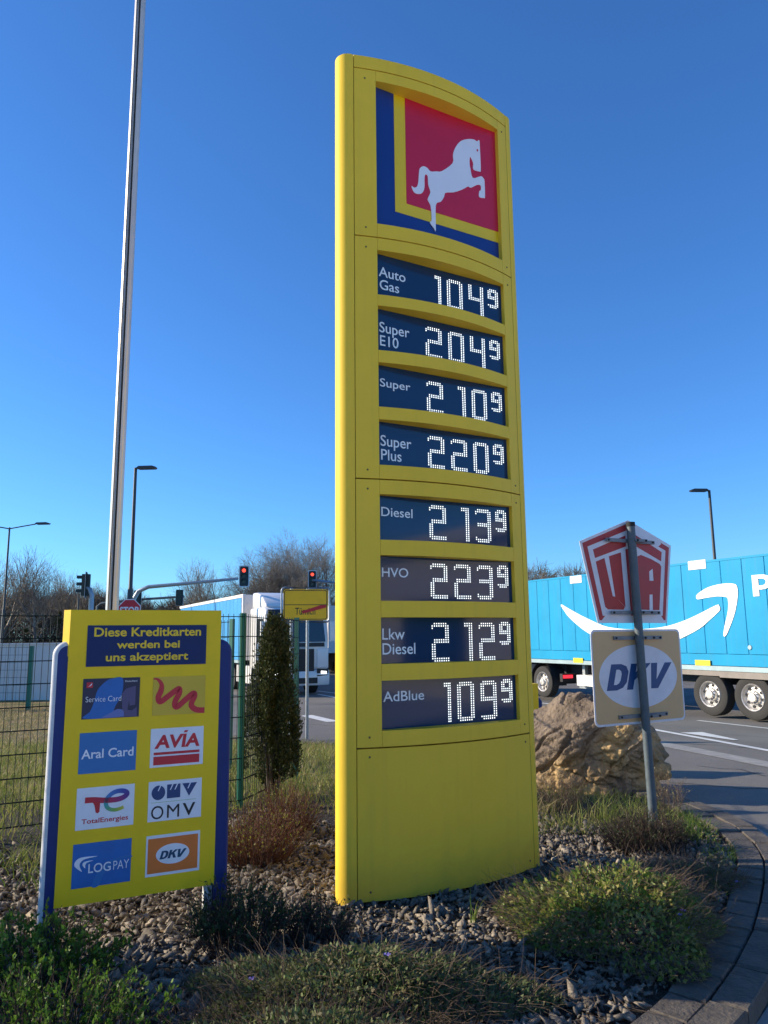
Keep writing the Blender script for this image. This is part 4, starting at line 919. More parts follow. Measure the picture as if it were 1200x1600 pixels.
# gravel of slate chips
def gravel():
    rg = nrng(3); N = 46000
    x = rg.uniform(-4.2, 3.0, N); y = rg.uniform(2.4, 9.2, N)
    dens = np.clip(1.45 - .10 * (y - 2.5), .3, 1); edge = 8.0 + .35 * np.sin(x * 2.1) + .3 * np.sin(x * 5 + 1)
    edge = np.where(x < -1.6, 6.6 + .3 * np.sin(x * 3), edge); edge = np.where(x > 1.6, 7.2, edge)
    keep = (rg.random(N) < dens) & inside_bed(x, y, .03) & (y < edge + rg.normal(0, .12, N)) & (x > -.62 * y - .8) & (x < .62 * y + .6)
    x, y = x[keep], y[keep]; n = len(x)
    base = np.array([[-1, -1, -1], [1, -1, -1], [1, 1, -1], [-1, 1, -1], [-1, -1, 1], [1, -1, 1], [1, 1, 1], [-1, 1, 1]], float)
    s = rg.lognormal(math.log(.0155), .45, n); s = np.clip(s, .005, .04)
    V = base[None] * (1 + rg.uniform(-.45, .3, (n, 8, 3))); V[:, 4:, 0] *= rg.uniform(.1, .95, (n, 1)); V[:, 4:, 1] *= rg.uniform(.1, .9, (n, 1)); V[:, 4:, 0] += rg.uniform(-.5, .5, (n, 1))
    V *= (s[:, None] * np.stack([rg.uniform(.8, 1.7, n), rg.uniform(.5, 1.05, n), rg.uniform(.16, .42, n)], 1))[:, None]
    q = rg.normal(0, 1, (n, 4)) * np.array([1, .42, .42, 1.2]); q /= np.linalg.norm(q, axis=1, keepdims=True); w_, a, b, c = q.T
    Rm = np.stack([1 - 2 * (b * b + c * c), 2 * (a * b - c * w_), 2 * (a * c + b * w_), 2 * (a * b + c * w_), 1 - 2 * (a * a + c * c), 2 * (b * c - a * w_), 2 * (a * c - b * w_), 2 * (b * c + a * w_), 1 - 2 * (a * a + b * b)], 1).reshape(n, 3, 3)
    V = np.einsum('nij,nkj->nki', Rm, V)
    z = hz(x, y) - .014 + rg.uniform(0, .024, n)
    V += np.stack([x, y, z], 1)[:, None]
    F = np.array([[0, 3, 2, 1], [4, 5, 6, 7], [0, 1, 5, 4], [1, 2, 6, 5], [2, 3, 7, 6], [3, 0, 4, 7]])
    F = (np.arange(n)[:, None, None] * 8 + F[None]).reshape(-1, 4)
    tag(npobj('gravel', V.reshape(-1, 3), F, M['stone']), kind='stuff', label='grey brown slate chips covering the planting bed', cat='gravel')
gravel()

def litter():
    rg = nrng(4); N = 10000; x = rg.uniform(-3.2, 2.9, N); y = rg.uniform(3.2, 8.2, N); k = inside_bed(x, y, .05) & (x > -.6 * y) & (pn(x, y, 2.6) + rg.normal(0, .5, N) > .1); x, y = x[k], y[k]; n = len(x)
    P = np.stack([x, y, hz(x, y) + rg.uniform(-.005, .022, n)], 1); D = np.stack([rg.normal(0, 1, n), rg.normal(0, 1, n), rg.normal(0, .25, n)], 1)
    V, F = leaves_np(P, D, rg.uniform(.015, .045, n), rg.uniform(.15, .35), rg)
    tag(npobj('leaf_litter', V, F, ramp_mat('dead_leaves', [(.16, .10, .05), (.30, .22, .12), (.09, .06, .04), (.38, .32, .2)], .8)), 'dead leaves and chips of bark lying between the stones', 'litter', kind='stuff')
    n = 900; x = rg.uniform(-2.6, 2.6, n); y = rg.uniform(3.3, 7.4, n); k = inside_bed(x, y, .1); x, y = x[k], y[k]; n = len(x); a = rg.uniform(0, 6.28, n); L = rg.uniform(.05, .22, n)
    P = np.stack([x, y, hz(x, y) + rg.uniform(.005, .024, n)], 1); E = P + np.stack([np.cos(a) * L, np.sin(a) * L, rg.normal(0, .015, n)], 1)
    V, F, _ = stems_np(P, E, np.full(n, .0018), np.full(n, .001), np.full(n, .008), 3, rg); tag(npobj('dry_twigs', V, F, M['stem_tan']), 'loose dry twigs lying on the stone chips', 'twigs', kind='stuff')
litter()

# grass
def grass(name, N, xr, yr, cond, h, lean, wd, m, seed, label):
    rg = nrng(seed); x = rg.uniform(*xr, N); y = rg.uniform(*yr, N); k = cond(x, y, rg); x, y = x[k], y[k]; n = len(x)
    P = np.stack([x, y, hz(x, y) - .035], 1)
    V, F = blades_np(P, rg.uniform(h[0], h[1], n), rg.uniform(lean[0], lean[1], n), rg.uniform(wd * .6, wd * 1.3, n), rg)
    o = npobj(name, V, F, m); tag(o, label, 'grass', kind='stuff'); return o
fenceline = lambda x: 8.38 + (x + 1.56) * .555
grass('grass', 60000, (-9, .6), (6.6, 14.2), lambda x, y, rg: (x < .45) & inside_bed(x, y, .1) & (y > np.where(x < -1.56, fenceline(x) - .55, 8.0 + .25 * pn(x, y, 3))) & (x > -.62 * y - .5) & (rg.random(len(x)) < .55 + .45 * pn(x, y, 2.2)) , (.05, .22), (.2, 1.0), .004, M['grass'], 11, 'rough half-dry grass growing along the mesh fence')
grass('grass', 30000, (-16, -1), (10, 24), lambda x, y, rg: inside_bed(x, y, .2) & (x > -.62 * y - .5), (.05, .14), (.3, 1.1), .008, M['grass_dry'], 12, 'tan dry grass field beyond the left fence')
grass('grass', 10000, (.9, 3.0), (6.3, 10.5), lambda x, y, rg: inside_bed(x, y, .06) & (y > 7.0 + .5 * pn(x, y, 3)) & (rg.random(len(x)) < .5 + .5 * pn(x, y, 4)), (.04, .17), (.2, 1.1), .0035, M['grass'], 13, 'mixed green and dry grass round the boulder')
grass('grass', 5200, (1.9, 3.0), (5.2, 7.8), lambda x, y, rg: inside_bed(x, y, .02) & ~inside_bed(x, y, .28 + .1 * pn(x, y, 5)) & (rg.random(len(x)) < .5 + .5 * pn(x, y, 6)), (.03, .16), (.3, 1.2), .0035, M['grass_green'], 14, 'green grass spilling over the kerb edge')

# shrubs
def shrub(name, loc, rx, ry, h, nst, nlf, lsize, ml, ms_, label, seed, cat='shrub', spread=1., leafzone=.4, rstem=.003, group=None, lw=.3, side=3):
    rg = nrng(seed); root = empty(name, (loc[0], loc[1], float(hz(loc[0], loc[1]))), 0, label, cat, group)
    a = rg.uniform(0, 2 * math.pi, nst); q = np.sqrt(rg.random(nst))
    B = np.stack([np.cos(a) * q * rx * .55, np.sin(a) * q * ry * .55, np.full(nst, -.02)], 1)
    tip = np.stack([np.cos(a) * q * rx * spread, np.sin(a) * q * ry * spread, h * np.sqrt(np.clip(1 - .75 * q * q, .05, 1)) * rg.uniform(.55, 1.08, nst)], 1) + rg.normal(0, .03, (nst, 3)) * np.array([1, 1, .3])
    V, F, pts = stems_np(B, tip, np.full(nst, rstem), np.full(nst, rstem * .45), np.full(nst, .03), 4, rg)
    Vs, Fs = [V], [F]
    # side twigs
    ns = nst * side; si = rg.integers(0, nst, ns); t = rg.uniform(.35, .95, ns); d = tip[si] - B[si]; p0 = B[si] + d * t[:, None]
    L = rg.uniform(.08, .3, ns) * h; dd = d / np.linalg.norm(d, axis=1, keepdims=True) + rg.normal(0, .45, (ns, 3)); dd[:, 2] = np.abs(dd[:, 2]) * .8 + .2; dd /= np.linalg.norm(dd, axis=1, keepdims=True)
    p1 = p0 + dd * L[:, None]
    V2, F2, _ = stems_np(p0, p1, np.full(ns, rstem * .55), np.full(ns, rstem * .25), np.full(ns, .01), 2, rg); Vs.append(V2); Fs.append(F2 + len(V))
    npobj('stem', np.concatenate(Vs), np.concatenate(Fs), ms_, root)
    if nlf:
        i = rg.integers(0, ns, nlf); t = rg.uniform(0, 1.05, nlf); P = p0[i] + (p1 - p0)[i] * t[:, None]
        ok = P[:, 2] > h * leafzone * rg.uniform(.4, 1.3, nlf); P = P[ok]; i = i[ok]; n = len(P)
        D = dd[i] * .7 + rg.normal(0, .6, (n, 3)) + np.array([0, 0, .35])
        V, F = leaves_np(P, D, rg.uniform(.55, 1.25, n) * lsize, lw, rg); npobj('leaf', V, F, ml, root)['kind'] = 'stuff'
    return root
shrub('shrub', (-1.78, 4.10), .42, .42, .36, 170, 5200, .026, M['leaf_bright'], M['stem_dark'], 'bushy shrub with fresh green tips below the left post of the card board', 21, leafzone=.3)
shrub('shrub', (-1.45, 3.45), .55, .40, .36, 240, 4600, .024, M['leaf_bright'], M['stem_dark'], 'dense bottom-left corner shrub with scattered fresh green leaves', 22, leafzone=.35)
shrub('shrub', (-.86, 4.62), .30, .26, .38, 210, 3200, .022, M['leaf_dark'], M['stem_dark'], 'dark leafy shrub below the right post of the card board', 23, leafzone=.3)
shrub('shrub', (-.42, 4.72), .26, .20, .26, 190, 900, .018, M['leaf_dark'], M['stem_dark'], 'small bare dark shrub in front of the pylon left foot', 24, leafzone=.4)
shrub('shrub', (-1.05, 6.35), .42, .38, .42, 460, 800, .020, M['leaf_yellow'], M['stem_red'], 'red-brown twiggy shrub with few yellow-green leaves behind the card board', 25, leafzone=.3, side=1)
shrub('shrub', (-.92, 7.15), .36, .32, .46, 300, 500, .020, M['leaf_yellow'], M['stem_red'], 'red-brown bare shrub just in front of the columnar conifer', 26, leafzone=.3, side=1)
shrub('shrub', (2.12, 6.55), .42, .34, .32, 420, 2200, .016, M['leaf_dark'], M['stem_dark'], 'dark low heather-like shrub at the foot of the leaning signpost', 27, leafzone=.3)
shrub('shrub', (1.75, 8.05), .30, .2, .40, 120, 300, .02, M['grass_dry'], M['stem_tan'], 'dry reddish weed stalks in front of the boulder', 28, leafzone=.2, rstem=.002, lw=.12)
shrub('shrub', (2.72, 7.75), .2, .2, .45, 70, 200, .03, M['grass_dry'], M['stem_tan'], 'tall dry weed stalks right of the leaning signpost', 29, leafzone=.2, rstem=.002, lw=.1)
def mound(name, loc, rx, ry, h, nlf, nst, ml, msn, label, seed, lsize=.038, flowers=6, power=1.):
    rg = nrng(seed); root = empty(name, (loc[0], loc[1], float(hz(*loc))), 0, label, 'ground cover')
    def surf(n, deep):
        a = rg.uniform(0, 2 * math.pi, n); q = np.sqrt(rg.random(n)); k = 1 + .16 * np.sin(3 * a + seed) + .1 * np.sin(5 * a + 2)
        x = np.cos(a) * q * rx * k; y = np.sin(a) * q * ry * k
        z = h * np.clip(1 - q ** 2.2, 0, 1) ** power * (1 + .28 * pn(x, y, 7)) * rg.uniform(deep, 1.06, n) * (1 + .16 * pn(x, y, 19)) + .015
        return np.stack([x, y, z], 1), a, q
    P, a, q = surf(nlf, .55)
    D = np.stack([np.cos(a) * q, np.sin(a) * q, np.full(nlf, .55)], 1) + rg.normal(0, .55, (nlf, 3))
    V, F = leaves_np(P, D, rg.uniform(.5, 1.2, nlf) * lsize, .27, rg); npobj('leaf', V, F, ml, root)['kind'] = 'stuff'
    B, a, q = surf(nst, .3); d = np.stack([np.cos(a), np.sin(a), rg.uniform(-.2, .5, nst)], 1) + rg.normal(0, .5, (nst, 3)); d /= np.linalg.norm(d, axis=1, keepdims=True)
    E = B + d * rg.uniform(.06, .24, nst)[:, None]; E[:, 2] = np.maximum(E[:, 2], .01)
    V, F, _ = stems_np(B, E, np.full(nst, .0013), np.full(nst, .0007), np.full(nst, .02), 3, rg); npobj('stem', V, F, msn, root)
    for k in range(flowers):
        p = surf(1, 1)[0][0]; g = G()
        for j in range(5):
            t = 2 * math.pi * j / 5; g.add([(p[0], p[1], p[2] + .012), (p[0] + .016 * math.cos(t - .4), p[1] + .016 * math.sin(t - .4), p[2] + .018), (p[0] + .02 * math.cos(t), p[1] + .02 * math.sin(t), p[2] + .016), (p[0] + .016 * math.cos(t + .4), p[1] + .016 * math.sin(t + .4), p[2] + .018)], [(0, 1, 2, 3)])
        obj('flower', g, M['flower'], root, fix=False)
    return root
mound('ground_cover', (1.34, 4.82), .62, .58, .29, 9000, 3000, M['leaf_vinca'], M['stem_tan'], 'green periwinkle mound with tan stems right of the pylon foot', 31, flowers=4, power=.8)
mound('ground_cover', (-.16, 3.93), .84, .42, .20, 12500, 1500, M['leaf_dull'], M['stem_tan'], 'sprawling brownish ground cover in the foreground before the pylon', 32, lsize=.030, flowers=2)
mound('ground_cover', (-.35, 3.35), .85, .35, .18, 7000, 1800, M['leaf_dull'], M['stem_dark'], 'dark sprawling ground cover along the bottom edge', 33, lsize=.028, flowers=0)
mound('ground_cover', (2.15, 5.75), .32, .36, .07, 900, 900, M['leaf_dull'], M['stem_tan'], 'thin creeping stems between periwinkle mound and kerb', 34, lsize=.022, flowers=2)
# tufts
def tuft(loc, n, h, m, label, seed, wd=.004, lean=(.15, .7), r=.06):
    rg = nrng(seed); P = np.stack([rg.normal(0, r, n), rg.normal(0, r, n), np.zeros(n)], 1)
    V, F = blades_np(P, rg.uniform(.5, 1, n) * h, rg.uniform(*lean, n), np.full(n, wd), rg); o = npobj('grass_tuft', V, F, m); o.location = (loc[0], loc[1], float(hz(*loc)) - .02); return tag(o, label, 'grass tuft', 'single grass tufts in the bed')
tuft((.52, 4.98), 6, .24, M['grass_green'], 'few upright green blades in gravel under the pylon middle', 41, r=.012)
tuft((.93, 5.12), 9, .14, M['grass_green'], 'short green blades in gravel beside the periwinkle mound', 42, r=.02)
tuft((1.70, 5.78), 14, .26, M['grass_green'], 'upright green blades behind the periwinkle mound', 43, r=.03)
tuft((2.55, 6.75), 70, .24, M['grass_green'], 'lush green tuft between dark shrub and kerb', 44)
tuft((2.70, 7.1), 60, .26, M['grass_green'], 'green tuft at the kerb bend right of the post', 45)
tuft((-.30, 7.3), 70, .5, M['grass_dry'], 'tall dry straw tuft left of the pylon edge', 46, .003, (.3, 1.1), .08)
tuft((-.05, 7.0), 60, .3, M['grass_dry'], 'short dry straw tuft close behind the pylon edge', 47, .003, (.3, 1.2), .1)
tuft((-2.35, 5.9), 160, .24, M['grass_green'], 'green grass tuft at the foot of the fence left of the card board', 48, .004, (.2, .9), .16)
tuft((-2.9, 6.3), 160, .22, M['grass'], 'mixed grass tuft under the left fence bay', 49, .004, (.2, .9), .18)
tuft((1.45, 7.85), 130, .3, M['grass_dry'], 'straw-coloured tuft at the left foot of the boulder', 50, .003, (.3, 1.1), .12)
tuft((2.2, 7.6), 150, .3, M['grass'], 'mixed grass tuft between boulder and signpost', 51, .0035, (.2, 1.0), .14)
tuft((1.35, 8.3), 120, .26, M['grass_green'], 'green tuft beside the right edge of the pylon', 52, .0035, (.2, .9), .12)

# columnar conifer
def conifer(loc):
    rg = nrng(61); root = empty('columnar_conifer', (loc[0], loc[1], float(hz(*loc))), 0, 'narrow dark columnar yew standing in front of the mesh fence', 'conifer')
    zs = [0, .12, .24, .62, .93, 1.31, 1.65, 1.85, 2.0]; rs = [.08, .20, .29, .33, .30, .23, .185, .14, .06]
    Vs, Fs = [], []; o = 0; npl = 84; cols = []
    for k in range(npl):
        a = rg.uniform(0, 2 * math.pi); q = math.sqrt(rg.uniform(.02, 1)); z0 = rg.uniform(.12, 1.45); ln = rg.uniform(.3, .62)
        n = 460; t = rg.random(n); z = z0 + ln * t; z = np.minimum(z, 2.0)
        R_ = np.interp(z, zs, rs) * q; cx = np.cos(a) * R_; cy = np.sin(a) * R_ ; cx = cx + rg.normal(0, .02); cy = cy + rg.normal(0, .02); w_ = .046 * np.sqrt(np.clip(np.sin(np.pi * np.clip(t, .03, .99)), .05, 1))
        P = np.stack([cx + rg.normal(0, 1, n) * w_ * .7, cy + rg.normal(0, 1, n) * w_ * .7, z], 1)
        D = np.stack([np.cos(a) * .5 + rg.normal(0, .55, n), np.sin(a) * .5 + rg.normal(0, .55, n), np.full(n, .8)], 1)
        V, F = leaves_np(P, D, rg.uniform(.02, .046, n), .24, rg); Vs.append(V); Fs.append(F + o); o += len(V)
    for (sx, sy, zt, zb) in ((-.05, 0, 2.03, 1.4), (.13, .02, 1.88, 1.3), (-.02, .05, 1.95, 1.4), (.02, -.04, 1.98, 1.5)):
        n = 900; t = rg.random(n); z = zb + (zt - zb) * t; w_ = .065 * (1 - t) ** .7 + .008
        P = np.stack([sx + rg.normal(0, 1, n) * w_, sy + rg.normal(0, 1, n) * w_, z], 1); D = np.stack([rg.normal(0, .5, n), rg.normal(0, .5, n), np.full(n, .9)], 1)
        V, F = leaves_np(P, D, rg.uniform(.02, .046, n), .24, rg); Vs.append(V); Fs.append(F + o); o += len(V)
    npobj('foliage', np.concatenate(Vs), np.concatenate(Fs), M['yew'], root)['kind'] = 'stuff'
    n = 26; a = rg.uniform(0, 2 * math.pi, n); B = np.stack([np.cos(a) * .05, np.sin(a) * .05, np.full(n, -.05)], 1); T_ = np.stack([np.cos(a) * .2 * rg.uniform(.4, 1, n), np.sin(a) * .2 * rg.uniform(.4, 1, n), rg.uniform(.8, 1.3, n)], 1)
    V, F, _ = stems_np(B, T_, np.full(n, .013), np.full(n, .005), np.full(n, .03), 5, rg, 5); npobj('trunk', V, F, M['bark'], root, True)
    return root
conifer((-1.29, 8.92))

# boulder
def boulder():
    bm = bmesh.new(); bmesh.ops.create_icosphere(bm, subdivisions=7, radius=1); rg = random.Random(9)
    pl = [((-.58, -.46, .67), .60), ((.30, -.95, .05), .60), ((.93, -.25, .25), .74), ((.1, .35, .93), .70), ((-.95, -.2, .15), .80), ((.55, -.1, .83), .66), ((0, 1, .1), .8), ((-.45, -.88, .12), .66), ((.72, -.66, -.2), .68), ((-.2, -.55, .81), .66)]
    for _ in range(26):
        a = Vector((rg.gauss(0, 1), rg.gauss(0, 1), rg.gauss(0, 1))).normalized(); pl.append((tuple(a), rg.uniform(.74, .86)))
    pl = [(Vector(a).normalized(), d) for a, d in pl]; masks = []
    for v in bm.verts:
        n = v.co.normalized()
        nw = n + noise.noise_vector(n * 2.3) * .07 + noise.noise_vector(n * 6) * .03
        r = min(d / max(.12, nw.dot(a)) for a, d in pl); r = min(r, 1.1); p = n * r
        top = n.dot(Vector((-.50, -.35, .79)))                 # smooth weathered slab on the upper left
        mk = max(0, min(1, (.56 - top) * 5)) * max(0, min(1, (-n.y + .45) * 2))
        c1, q1 = noise.voronoi(Vector((p.x * 2.9, p.y * 2.9, p.z * 3.3)) + noise.noise_vector(p * 2.2) * .35)
        c2, q2 = noise.voronoi(p * 7 + noise.noise_vector(p * 5) * .4)
        knob = .16 * (min(.45, c1[1] - c1[0]) ** .6) - .09 + .05 * (min(.4, c2[1] - c2[0]) ** .7) - .02
        st = noise.noise(Vector((p.x * 1.6, p.y * 1.6, (p.z - p.x * .75) * 7))); strat = .05 * (abs(st) - .3) + .018 * noise.noise(p * 9)
        crack = -.05 * max(0, 1 - abs(noise.noise(Vector((p.x * 2.2 + 5, p.y * 2.2, (p.z - p.x * .9) * 2.6)))) * 9)
        f = mk * knob + (1 - mk) * strat + crack + noise.noise(p * 22) * .008 + noise.noise(p * 45) * .004
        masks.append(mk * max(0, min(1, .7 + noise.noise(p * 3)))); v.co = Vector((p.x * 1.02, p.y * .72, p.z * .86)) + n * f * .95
    me = bpy.data.meshes.new('boulder'); bm.to_mesh(me); bm.free(); me.polygons.foreach_set('use_smooth', [True] * len(me.polygons))
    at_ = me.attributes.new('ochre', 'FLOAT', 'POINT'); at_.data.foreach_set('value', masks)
    m = bpy.data.materials.new('rock'); m.use_nodes = True; t = m.node_tree; b = t.nodes['Principled BSDF']; b.inputs['Roughness'].default_value = .9; b.inputs['Specular IOR Level'].default_value = .2
    tc = t.nodes.new('ShaderNodeTexCoord'); n1 = t.nodes.new('ShaderNodeTexNoise'); n1.inputs['Scale'].default_value = 2.6; n1.inputs['Detail'].default_value = 9; n1.inputs['Roughness'].default_value = .7
    r = t.nodes.new('ShaderNodeValToRGB'); e = r.color_ramp.elements; e[0].position = .32; e[1].position = .7; e[0].color = (.105, .082, .062, 1); e[1].color = (.27, .21, .155, 1); x = e.new(.5); x.color = (.18, .14, .105, 1)
    n2 = t.nodes.new('ShaderNodeTexNoise'); n2.inputs['Scale'].default_value = 22; n2.inputs['Detail'].default_value = 8
    for q in (n1, n2): t.links.new(tc.outputs['Object'], q.inputs['Vector'])
    t.links.new(n1.outputs[0], r.inputs[0])
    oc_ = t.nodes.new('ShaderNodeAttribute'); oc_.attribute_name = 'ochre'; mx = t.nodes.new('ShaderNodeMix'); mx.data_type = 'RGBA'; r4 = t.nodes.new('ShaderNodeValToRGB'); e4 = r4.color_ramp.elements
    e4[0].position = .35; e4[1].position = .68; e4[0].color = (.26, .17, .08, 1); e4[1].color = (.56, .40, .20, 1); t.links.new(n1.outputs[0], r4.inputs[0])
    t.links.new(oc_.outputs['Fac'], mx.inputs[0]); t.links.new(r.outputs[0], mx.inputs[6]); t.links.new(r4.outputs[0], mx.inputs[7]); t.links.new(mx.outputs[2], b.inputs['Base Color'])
    u = t.nodes.new('ShaderNodeBump'); u.inputs['Strength'].default_value = 1.0; u.inputs['Distance'].default_value = .05; t.links.new(n2.outputs[0], u.inputs['Height']); t.links.new(u.outputs[0], b.inputs['Normal'])
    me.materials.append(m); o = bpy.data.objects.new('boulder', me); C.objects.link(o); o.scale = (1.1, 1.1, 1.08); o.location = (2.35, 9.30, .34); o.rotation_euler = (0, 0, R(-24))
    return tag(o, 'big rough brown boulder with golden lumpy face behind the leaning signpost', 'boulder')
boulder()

# ------------------------------------------------------------------ bare trees and woodland
def tree_proto(seed, h, spread, lean=.0, up=.35, nb=7, depth=4, mist=0, stems=1):
    rr = random.Random(seed); tr, cr = [], []          # segments: (p0,p1,r0,r1)
    def grow(p, d, L, r, lev):
        n = 3; seg = tr if lev == 0 else cr
        for i in range(n):
            d = (d + Vector((rr.gauss(0, .12), rr.gauss(0, .12), rr.gauss(0, .08) + up * .12))).normalized()
            q = p + d * (L / n); r2 = r * (.86 if lev else .88); seg.append((p, q, r, r2)); p, r = q, r2
            if lev < depth and (i > 0 or lev > 0):
                for _ in range(2 if lev < 3 else 2):
                    a = rr.uniform(0, 2 * math.pi); ax = d.orthogonal().normalized(); ax.rotate(Matrix.Rotation(a, 3, d)); b = (d * rr.uniform(.55, .95) + ax * spread * rr.uniform(.6, 1.1)).normalized()
                    grow(p, b, L * rr.uniform(.5, .74), r * rr.uniform(.42, .6), lev + 1)
        if lev < depth: grow(p, d, L * .66, r * .8, lev + 1)
    for s_ in range(stems):
        a = rr.uniform(0, 6.28); d0 = Vector((math.cos(a) * .28 * (stems > 1) + lean, math.sin(a) * .28 * (stems > 1), 1)).normalized()
        grow(Vector((math.cos(a) * .3 * (stems > 1), math.sin(a) * .3 * (stems > 1), -.4)), d0, h * .36, h * .017 / (1 if stems == 1 else 1.3), 0)
    def build(name, segs, sides, m, rmin):
        P0 = np.array([s_[0] for s_ in segs]); P1 = np.array([s_[1] for s_ in segs]); r0 = np.maximum(rmin, np.array([s_[2] for s_ in segs])); r1 = np.maximum(rmin * .7, np.array([s_[3] for s_ in segs]))
        V, F, _ = stems_np(P0, P1, r0, r1, np.zeros(len(P0)), 1, nrng(seed), sides); return V, F, m, name
    zmax = max(s_[1].z for s_ in cr); k = h / zmax
    sc_ = lambda S_: [(a * k, b * k, c * k, d * k) for a, b, c, d in S_]
    return build('trunk', sc_(tr), 6, M['bark'], .03), build('crown', sc_(cr), 3, M['twig'], .0055), [s_[1] * k for s_ in cr]
_protos = {}
def tree(kind, x, y, s_, rot, label, group='bare trees behind the road', mist=None):
    root = empty('bare_tree', (x, y, gz(x, y)), rot, label, 'tree', group); root.scale = (s_, s_, s_)
    if kind not in _protos:
        a, b, tips = tree_proto(**PROTO[kind]); _protos[kind] = (npobj(a[3], a[0], a[1], a[2], root, True), npobj(b[3], b[0], b[1], b[2], root), tips)
    else:
        for q in _protos[kind][:2]: c = q.copy(); C.objects.link(c); c.parent = root
    if mist:
        for k, (ti, r_) in enumerate(mist):
            rg = nrng(70 + k); p = np.array(_protos[kind][2][ti]); n = 260; d = rg.normal(0, 1, (n, 3)); d /= np.linalg.norm(d, axis=1, keepdims=True)
            V, F, _ = stems_np(np.tile(p, (n, 1)), p + d * r_ * rg.uniform(.6, 1, n)[:, None], np.full(n, .02), np.full(n, .02), np.full(n, .05), 2, rg); npobj('mistletoe', V, F, M['mistletoe'], root)
    return root
PROTO = {'broad': dict(seed=101, h=11, spread=.75, depth=5, up=.6, stems=2), 'oak': dict(seed=102, h=10, spread=.85, depth=5, up=.4, stems=1), 'tall': dict(seed=103, h=11, spread=.7, depth=4, up=.5), 'slim': dict(seed=107, h=9, spread=.55, depth=4, up=.7)}
def tpx(kind, px, Y, ptop, rot, label, mist=None):
    p = at(px, ptop, Y); z0 = gz(p.x, p.y); tree(kind, p.x, p.y, (p.z - z0) / PROTO[kind]['h'], rot, label, mist=mist)
tpx('broad', 470, 56, 822, 10, 'broad bare tree crown rising directly behind the yellow town sign')
tpx('tall', 515, 60, 838, 120, 'bare tree partly hidden by the lit yellow pylon edge')
tpx('oak', 425, 58, 852, 40, 'bare tree behind the right-hand end of the long signal arm')
tpx('slim', 352, 55, 868, 0, 'slender bare tree above the pale blue trailer, left of the red signal')
tpx('slim', 385, 64, 872, 200, 'smaller bare tree behind the red signal head')
tpx('tall', 72, 52, 862, 0, 'sparse tall bare tree with mistletoe balls at far left', mist=((60, .55), (140, .28), (200, .25)))
tpx('slim', 128, 58, 884, 60, 'slim bare tree behind the side-on traffic light')
tpx('tall', 20, 56, 866, 90, 'pale bare tree behind the double-armed street lamp')
tpx('slim', -8, 52, 850, 200, 'bare tree cut by the left picture edge')
tpx('slim', 100, 62, 900, 150, 'low bare tree between mistletoe tree and side-on signal')
tpx('oak', 150, 66, 908, 80, 'rounded bare tree left of the flagpole')
tpx('oak', 195, 70, 908, 10, 'rounded bare tree right of the flagpole')
tpx('slim', 240, 66, 912, 30, 'low bare tree under the curved mast arm')
tpx('oak', 280, 72, 916, 130, 'distant bare tree behind the rear signal boxes')
tpx('oak', 315, 70, 908, 250, 'distant bare tree above the trailer roof end')
tpx('oak', 842, 52, 876, 20, 'brown bare tree above the trailer beside the pylon', )
tpx('broad', 878, 54, 878, 220, 'brown bare tree above the middle of the blue trailer roof')
tpx('oak', 912, 52, 880, 310, 'brown bare tree behind the red five-sided plate')
tpx('oak', 960, 58, 905, 170, 'bare tree behind the leaning signpost')
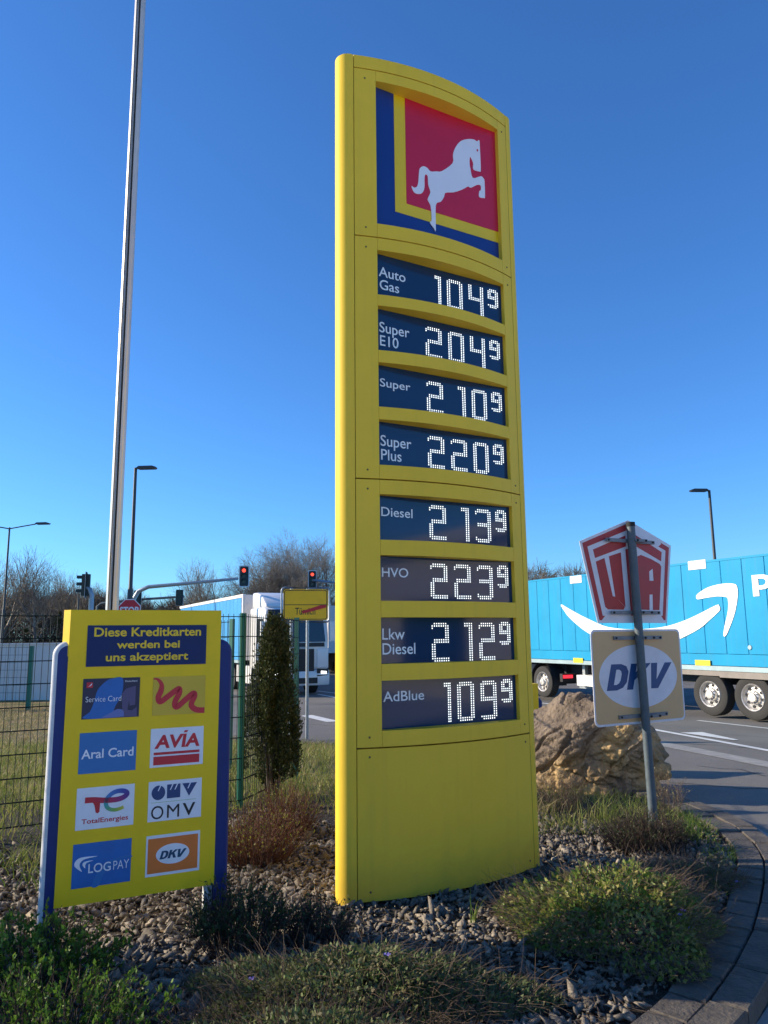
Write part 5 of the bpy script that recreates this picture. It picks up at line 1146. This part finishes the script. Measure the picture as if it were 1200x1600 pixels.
def brush(name, pxs, Y, ptop, n, m, label, seed):
    rg = nrng(seed); px = rg.uniform(pxs[0], pxs[1], n); Yy = Y + rg.uniform(-3, 6, n)
    x = (px - 600) / FPX * Yy; top = np.interp(px, *ptop) + 6 * np.sin(px * .11) + 4 * np.sin(px * .31 + 1)
    zt = EYE + (992 - top) / FPX * Yy; z0 = hz(x, Yy) - .1
    t = rg.beta(1.3, 1.0, n); zc = z0 + (zt - z0) * t; L = rg.uniform(.5, 1.5, n); a = rg.uniform(0, 6.28, n); el = rg.uniform(.2, 1.4, n)
    P0 = np.stack([x, Yy, zc - L * .4], 1); P1 = P0 + np.stack([np.cos(a) * np.cos(el) * L, np.sin(a) * np.cos(el) * L, np.sin(el) * L], 1)
    V, F, _ = stems_np(P0, P1, rg.uniform(.012, .03, n), np.full(n, .006), np.full(n, .12), 2, rg); return tag(npobj(name, V, F, m), label, 'woodland', kind='stuff')
brush('woodland', (-60, 420), 62, ([-60, 60, 130, 200, 330, 420], [918, 922, 926, 938, 944, 940]), 30000, M['brush'], 'brown leafless woodland mass along the far left horizon', 81)
brush('woodland', (330, 560), 64, ([330, 420, 560], [940, 932, 928]), 6000, M['brush'], 'brown leafless thicket below the tall trees', 82)
brush('woodland', (760, 1700), 56, ([760, 1000, 1060, 1700], [890, 904, 925, 930]), 26000, M['brush'], 'brown leafless thicket above the blue trailer', 83)

# ------------------------------------------------------------------ out of frame: added shade caster and bounce ground, plus the mirrored shop
shrub('shade_caster', (-4.3, 4.35), 1.5, .62, 1.4, 500, 6500, .05, M['leaf_dark'], M['stem_dark'], 'unseen leafy clump added left of the frame to shade the foreground', 91, cat='shade_caster', leafzone=.05, rstem=.008)  # leafy clump added out of view to cast the foreground shade
V = []; xs = np.linspace(-45, 60, 12); ys = np.linspace(-70, .9, 12)
g = G().slab([(-45, -70), (60, -70), (60, .0), (9, .2), (2.6, 1.9), (1.0, 2.4), (-.2, 2.2), (-1.4, 2.0), (-3.2, 1.85), (-6.5, 1.7), (-45, 1.2)], -.14, -.07)
tag(obj('bounce_ground', g, mat('bounce_ground_pale', (.56, .53, .49), .9, var=.1, scale=.6)), kind='structure')  # unseen pale ground, added to bounce sunlight into the shaded fronts
fs = empty('filling_station', (19, -9, -.1), -62, 'pale filling station shop standing behind the camera', 'building')
obj('wall', G().box(-14, 14, -6, 0, 0, 4.4).map(lambda p: (p[0], -p[1], p[2])), mat('render_wall', (.68, .60, .48), .8, var=.06), fs)
obj('roof', G().box(-14.3, 14.3, -.5, 6.3, 4.4, 4.75), M['trailer_white'], fs)
for x_ in (-9, -3.5, 2, 8): obj('window', G().box(x_, x_ + 3.4, -.05, -.01, .7, 2.9), M['glass'], fs)
